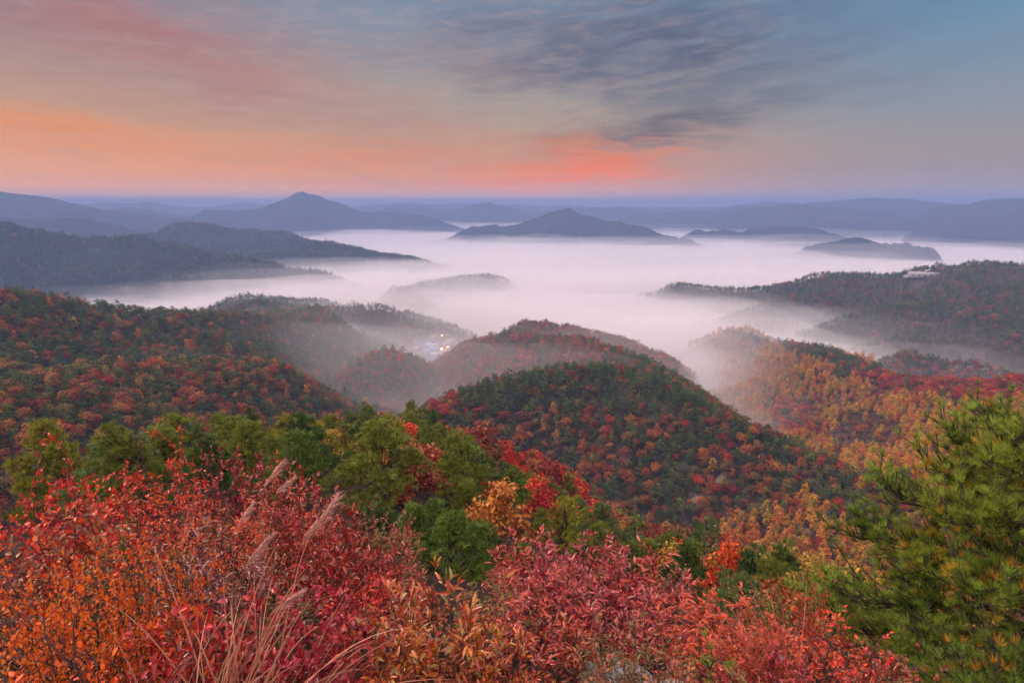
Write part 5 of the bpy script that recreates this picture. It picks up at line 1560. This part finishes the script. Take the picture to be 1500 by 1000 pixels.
# ------------------------------------------------------------------ long pale hall on the dark ridge
WHITE = plain("pale_sheeting", (150, 142, 146), 0.4, 0.4)
e = bpy.data.objects.new("hall", None); COL.objects.link(e); e.location = HALL; e.rotation_euler.z = -0.25
e['category'] = 'building'; e['label'] = 'long low pale hall just below the crest of the dark ridge'
link("wall", box_mesh("wall", [(-24, 24, -7, 7, -3, 5)], WHITE), e); link("roof", gable("roof", 48, 14, 5.3, 3.4, 0.8, WHITE), e)
for i in range(5): link("window", box_mesh("window", [(-20 + i * 9.4, -17 + i * 9.4, -7.1, -6.9, 1.4, 3.4)], WINM), e)
link("door", box_mesh("door", [(-1.6, 1.6, -7.1, -6.9, 0, 3.0)], DOORM), e)
p = ray_ground(1331, 407, 1200)
e = bpy.data.objects.new("shed", None); COL.objects.link(e); e.location = p; e['category'] = 'building'; e['label'] = 'small pale shed left of the long hall on the dark ridge'
link("wall", box_mesh("wall", [(-8, 8, -4, 4, -2, 3)], WHITE), e); link("roof", gable("roof", 16, 8, 3.3, 1.8, 0.5, ROOFS['white']), e)
link("door", box_mesh("door", [(-1, 1, -4.1, -3.9, 0, 2.2)], DOORM), e)

# ------------------------------------------------------------------ masts on the purple hills
STEEL = plain("mast_steel", (120, 120, 128), 0.5, 0.5)


def mast(px, py, r_, H, label):
    p = at(px, py, r_)
    e = bpy.data.objects.new("lattice_mast", None); COL.objects.link(e); e.location = p; e['category'] = 'mast'; e['label'] = label
    w = H * 0.10
    for sx_ in (-1, 1):
        for sy_ in (-1, 1):
            g = Geo(); tube(g, [(sx_ * w, sy_ * w, -8), (sx_ * w * 0.3, sy_ * w * 0.3, H * 0.8), (sx_ * 0.15, sy_ * 0.15, H)], [0.4, 0.3, 0.2], 4); link("leg", g.mesh("leg", [STEEL]), e)
    g = Geo()
    for k in range(9):
        z = H * 0.85 * k / 9; z2 = H * 0.85 * (k + 1) / 9; a, b = w * (1 - 0.75 * k / 8.5), w * (1 - 0.75 * (k + 1) / 8.5)
        for c1, c2 in (((-1, -1), (1, -1)), ((1, -1), (1, 1)), ((1, 1), (-1, 1)), ((-1, 1), (-1, -1))):
            tube(g, [(c1[0] * a, c1[1] * a, z), (c2[0] * b, c2[1] * b, z2)], [0.22, 0.22], 3)
    link("bracing", g.mesh("bracing", [STEEL]), e)
    g = Geo()
    for z in (0.72, 0.84): tube(g, [(-w * 1.3, 0, H * z), (0, 0, H * z), (w * 1.3, 0, H * z)], [0.2, 0.3, 0.2], 4)
    link("crossarm", g.mesh("crossarm", [STEEL]), e)


mast(249, 327, 2640, 36, 'thin lattice mast on the round crest of the purple hill')
mast(478, 356, 2480, 26, 'small lattice mast at the low right end of the purple hill crest')

# ------------------------------------------------------------------ dirt track between the wooded hills
TRACK, tt_, pt_ = mat("dirt_track", 0.95, 0.1)
tt_.l.new(tt_.ramp(tt_.noise(tt_.n.new('ShaderNodeNewGeometry').outputs['Position'], 0.8, 5, 0.7), [(0.3, (0.08, 0.058, 0.05)), (0.7, (0.19, 0.14, 0.125))]), pt_.inputs['Base Color'])
tp = np.array([tuple(ray_ground(x, y, 200)) for x, y in ((1062, 694), (1054, 704), (1046, 714), (1034, 724), (1020, 733), (1004, 742), (986, 750))])
u = np.linspace(0, len(tp) - 1, 40); tp = np.stack([np.interp(u, np.arange(len(tp)), tp[:, c]) for c in range(3)], 1)
d_ = unit(np.gradient(tp[:, :2], axis=0)); nn_ = np.stack([-d_[:, 1], d_[:, 0]], 1)
V = []
for k in (-1, -0.4, 0.4, 1):
    q = tp[:, :2] + nn_ * 1.5 * k; V.append(np.column_stack([q, ground(q[:, 0], q[:, 1]) + 0.35]))
link("path", new_mesh("path", np.stack(V, 1).reshape(-1, 3), grid_faces(40, 4), [TRACK], True), kind='structure', label='pale dirt track running between the wooded hills')

# ------------------------------------------------------------------ labels of the trees and of the undergrowth
NOUN = {'pine': 'pine', 'oak': 'broadleaf tree', 'maple': 'maple', 'larch': 'larch'}
PLACE_WORDS.update({'fore': 'the slope below the viewpoint', 'slope': 'the pine slope below the viewpoint'})
allt = TREES + NEAR_TREES
pos = np.array([[t['o'].location.x, t['o'].location.y] for t in allt])
for i, t in enumerate(allt):
    d = np.hypot(*(pos - pos[i]).T); d[i] = 1e9; o2 = np.argsort(d)[:2]
    a, b = allt[o2[0]], allt[o2[1]]
    near = t in NEAR_TREES if False else i >= len(TREES)
    sz = t['size']
    word = ('tall ' if sz > 6.2 else 'low ' if sz < 3.8 else '') if near else ('large ' if sz > 1.12 else 'small ' if sz < 0.82 else '')
    zone = PLACE_WORDS.get(t['zone'], 'the wooded slope')
    t['a'] = '%s%s %s' % (word, t['shade'], NOUN[t['kind']]); t['z'] = zone
    t['b'] = '%s %s' % (a['shade'], NOUN[a['kind']]); t['c'] = '%s %s' % (b['shade'], NOUN[b['kind']])


def short(z): return z.replace('the long wooded ridge beyond the red bushes', 'the long left ridge').replace('the rounded rusty hill below the long ridge', 'the rounded rusty hill')


def art(w): return ('an ' if w[0] in 'aeiou' else 'a ') + w


def part(px): return ['far left end', 'left part', 'middle', 'right part', 'far right end'][int(np.clip(px / 300.0, 0, 4))]


ZS = {'the long wooded ridge beyond the red bushes': 'the long left ridge', 'the rounded rusty hill below the long ridge': 'the rusty hill', 'the slope below the viewpoint': 'the near slope',
      'the pine slope below the viewpoint': 'the near pines', 'the hill beside the village': 'the village hill', 'the small knoll before the village': 'the village knoll', 'the golden valley slope': 'the golden slope', 'the golden valley floor': 'the valley floor'}
used = {}
for t in allt:
    t['z'] = ZS.get(t['z'], t['z'])
    t['lab'] = '%s by %s, %s of %s' % (t['a'], art(t['b']), part(t['px']), t['z']); used.setdefault(t['lab'], []).append(t)
used2 = {}
for lab, ts in used.items():
    for t in ts:
        if len(ts) > 1: t['lab'] = '%s between %s and %s, %s of %s' % (t['a'], t['b'], t['c'], part(t['px']), t['z'])
        used2.setdefault(t['lab'], []).append(t)
for lab, ts in used2.items():
    ts.sort(key=lambda t: t['px'])
    for i, t in enumerate(ts):
        if len(ts) > 1:
            w = 'leftmost' if i == 0 else 'rightmost' if i == len(ts) - 1 else '%s from left' % ORD[min(i, 11)]
            t['lab'] = '%s by %s, %s of %s, %s such' % (t['a'], t['b'], part(t['px']), t['z'], w)
        wl = t['lab'].split()
        t['o']['label'] = ' '.join(wl) if len(wl) <= 16 else '%s by %s, %s of %s, %s' % (t['a'], art(t['c']), part(t['px']), t['z'], 'lower' if t['py'] > 620 else 'upper')
        wl = t['o']['label'].split()
        if len(wl) > 16: wl = ('%s by %s, %s' % (t['a'], art(t['b']), part(t['px']) + (', lower' if t['py'] > 620 else ', upper'))).split()
        t['o']['label'] = ' '.join(wl[:16]); t['o']['category'] = 'tree'
        t['o']['group'] = {'pine': 'pines', 'larch': 'larches', 'maple': 'maples', 'oak': 'broadleaf trees'}[t['kind']] + ' of ' + t['z']

fin = {}
for t in allt: fin.setdefault(t['o']['label'], []).append(t)
for l in fin.values():
    if len(l) > 1:
        for t in l: t['o']['group'] = l[0]['o']['group']

import re
SORTW = {'brown': 'russet', 'redorange': 'orange-red', 'brick': 'brick-red', 'olive': 'olive and straw coloured', 'crimsonbush': 'crimson'}
und_ = [s for s in SHRUBS if 'label' not in s[0]]
fr_ = [s for s in SHRUBS if 'label' in s[0]]
fp = np.array([[s[2], s[3]] for s in fr_]); cnt = {}
for e, sort, px, py, r_ in und_:
    k = int(np.argmin(np.hypot(fp[:, 0] - px, fp[:, 1] - py)))
    side = 'left of' if px < fp[k, 0] - 12 else 'right of' if px > fp[k, 0] + 12 else ('behind' if r_ > fr_[k][4] else 'in front of')
    nb = re.split(r' (?:with|in|under|at|beside|over|behind|above|right|left|before|below|rising|next|on|of|turning|standing|sticking|among|touching) ', fr_[k][0]['label'])[0]
    lab = ' '.join(('low %s undergrowth shrub %s the %s' % (SORTW[sort], side, nb)).split()[:13])
    cnt.setdefault(lab, []).append((px, e))
for lab, l in cnt.items():
    l.sort(key=lambda q: q[0])
    for i, (_, e) in enumerate(l):
        e['label'] = lab if len(l) == 1 else lab + (', leftmost' if i == 0 else ', rightmost' if i == len(l) - 1 else ', ' + ORD[min(i, 11)] + ' from left')
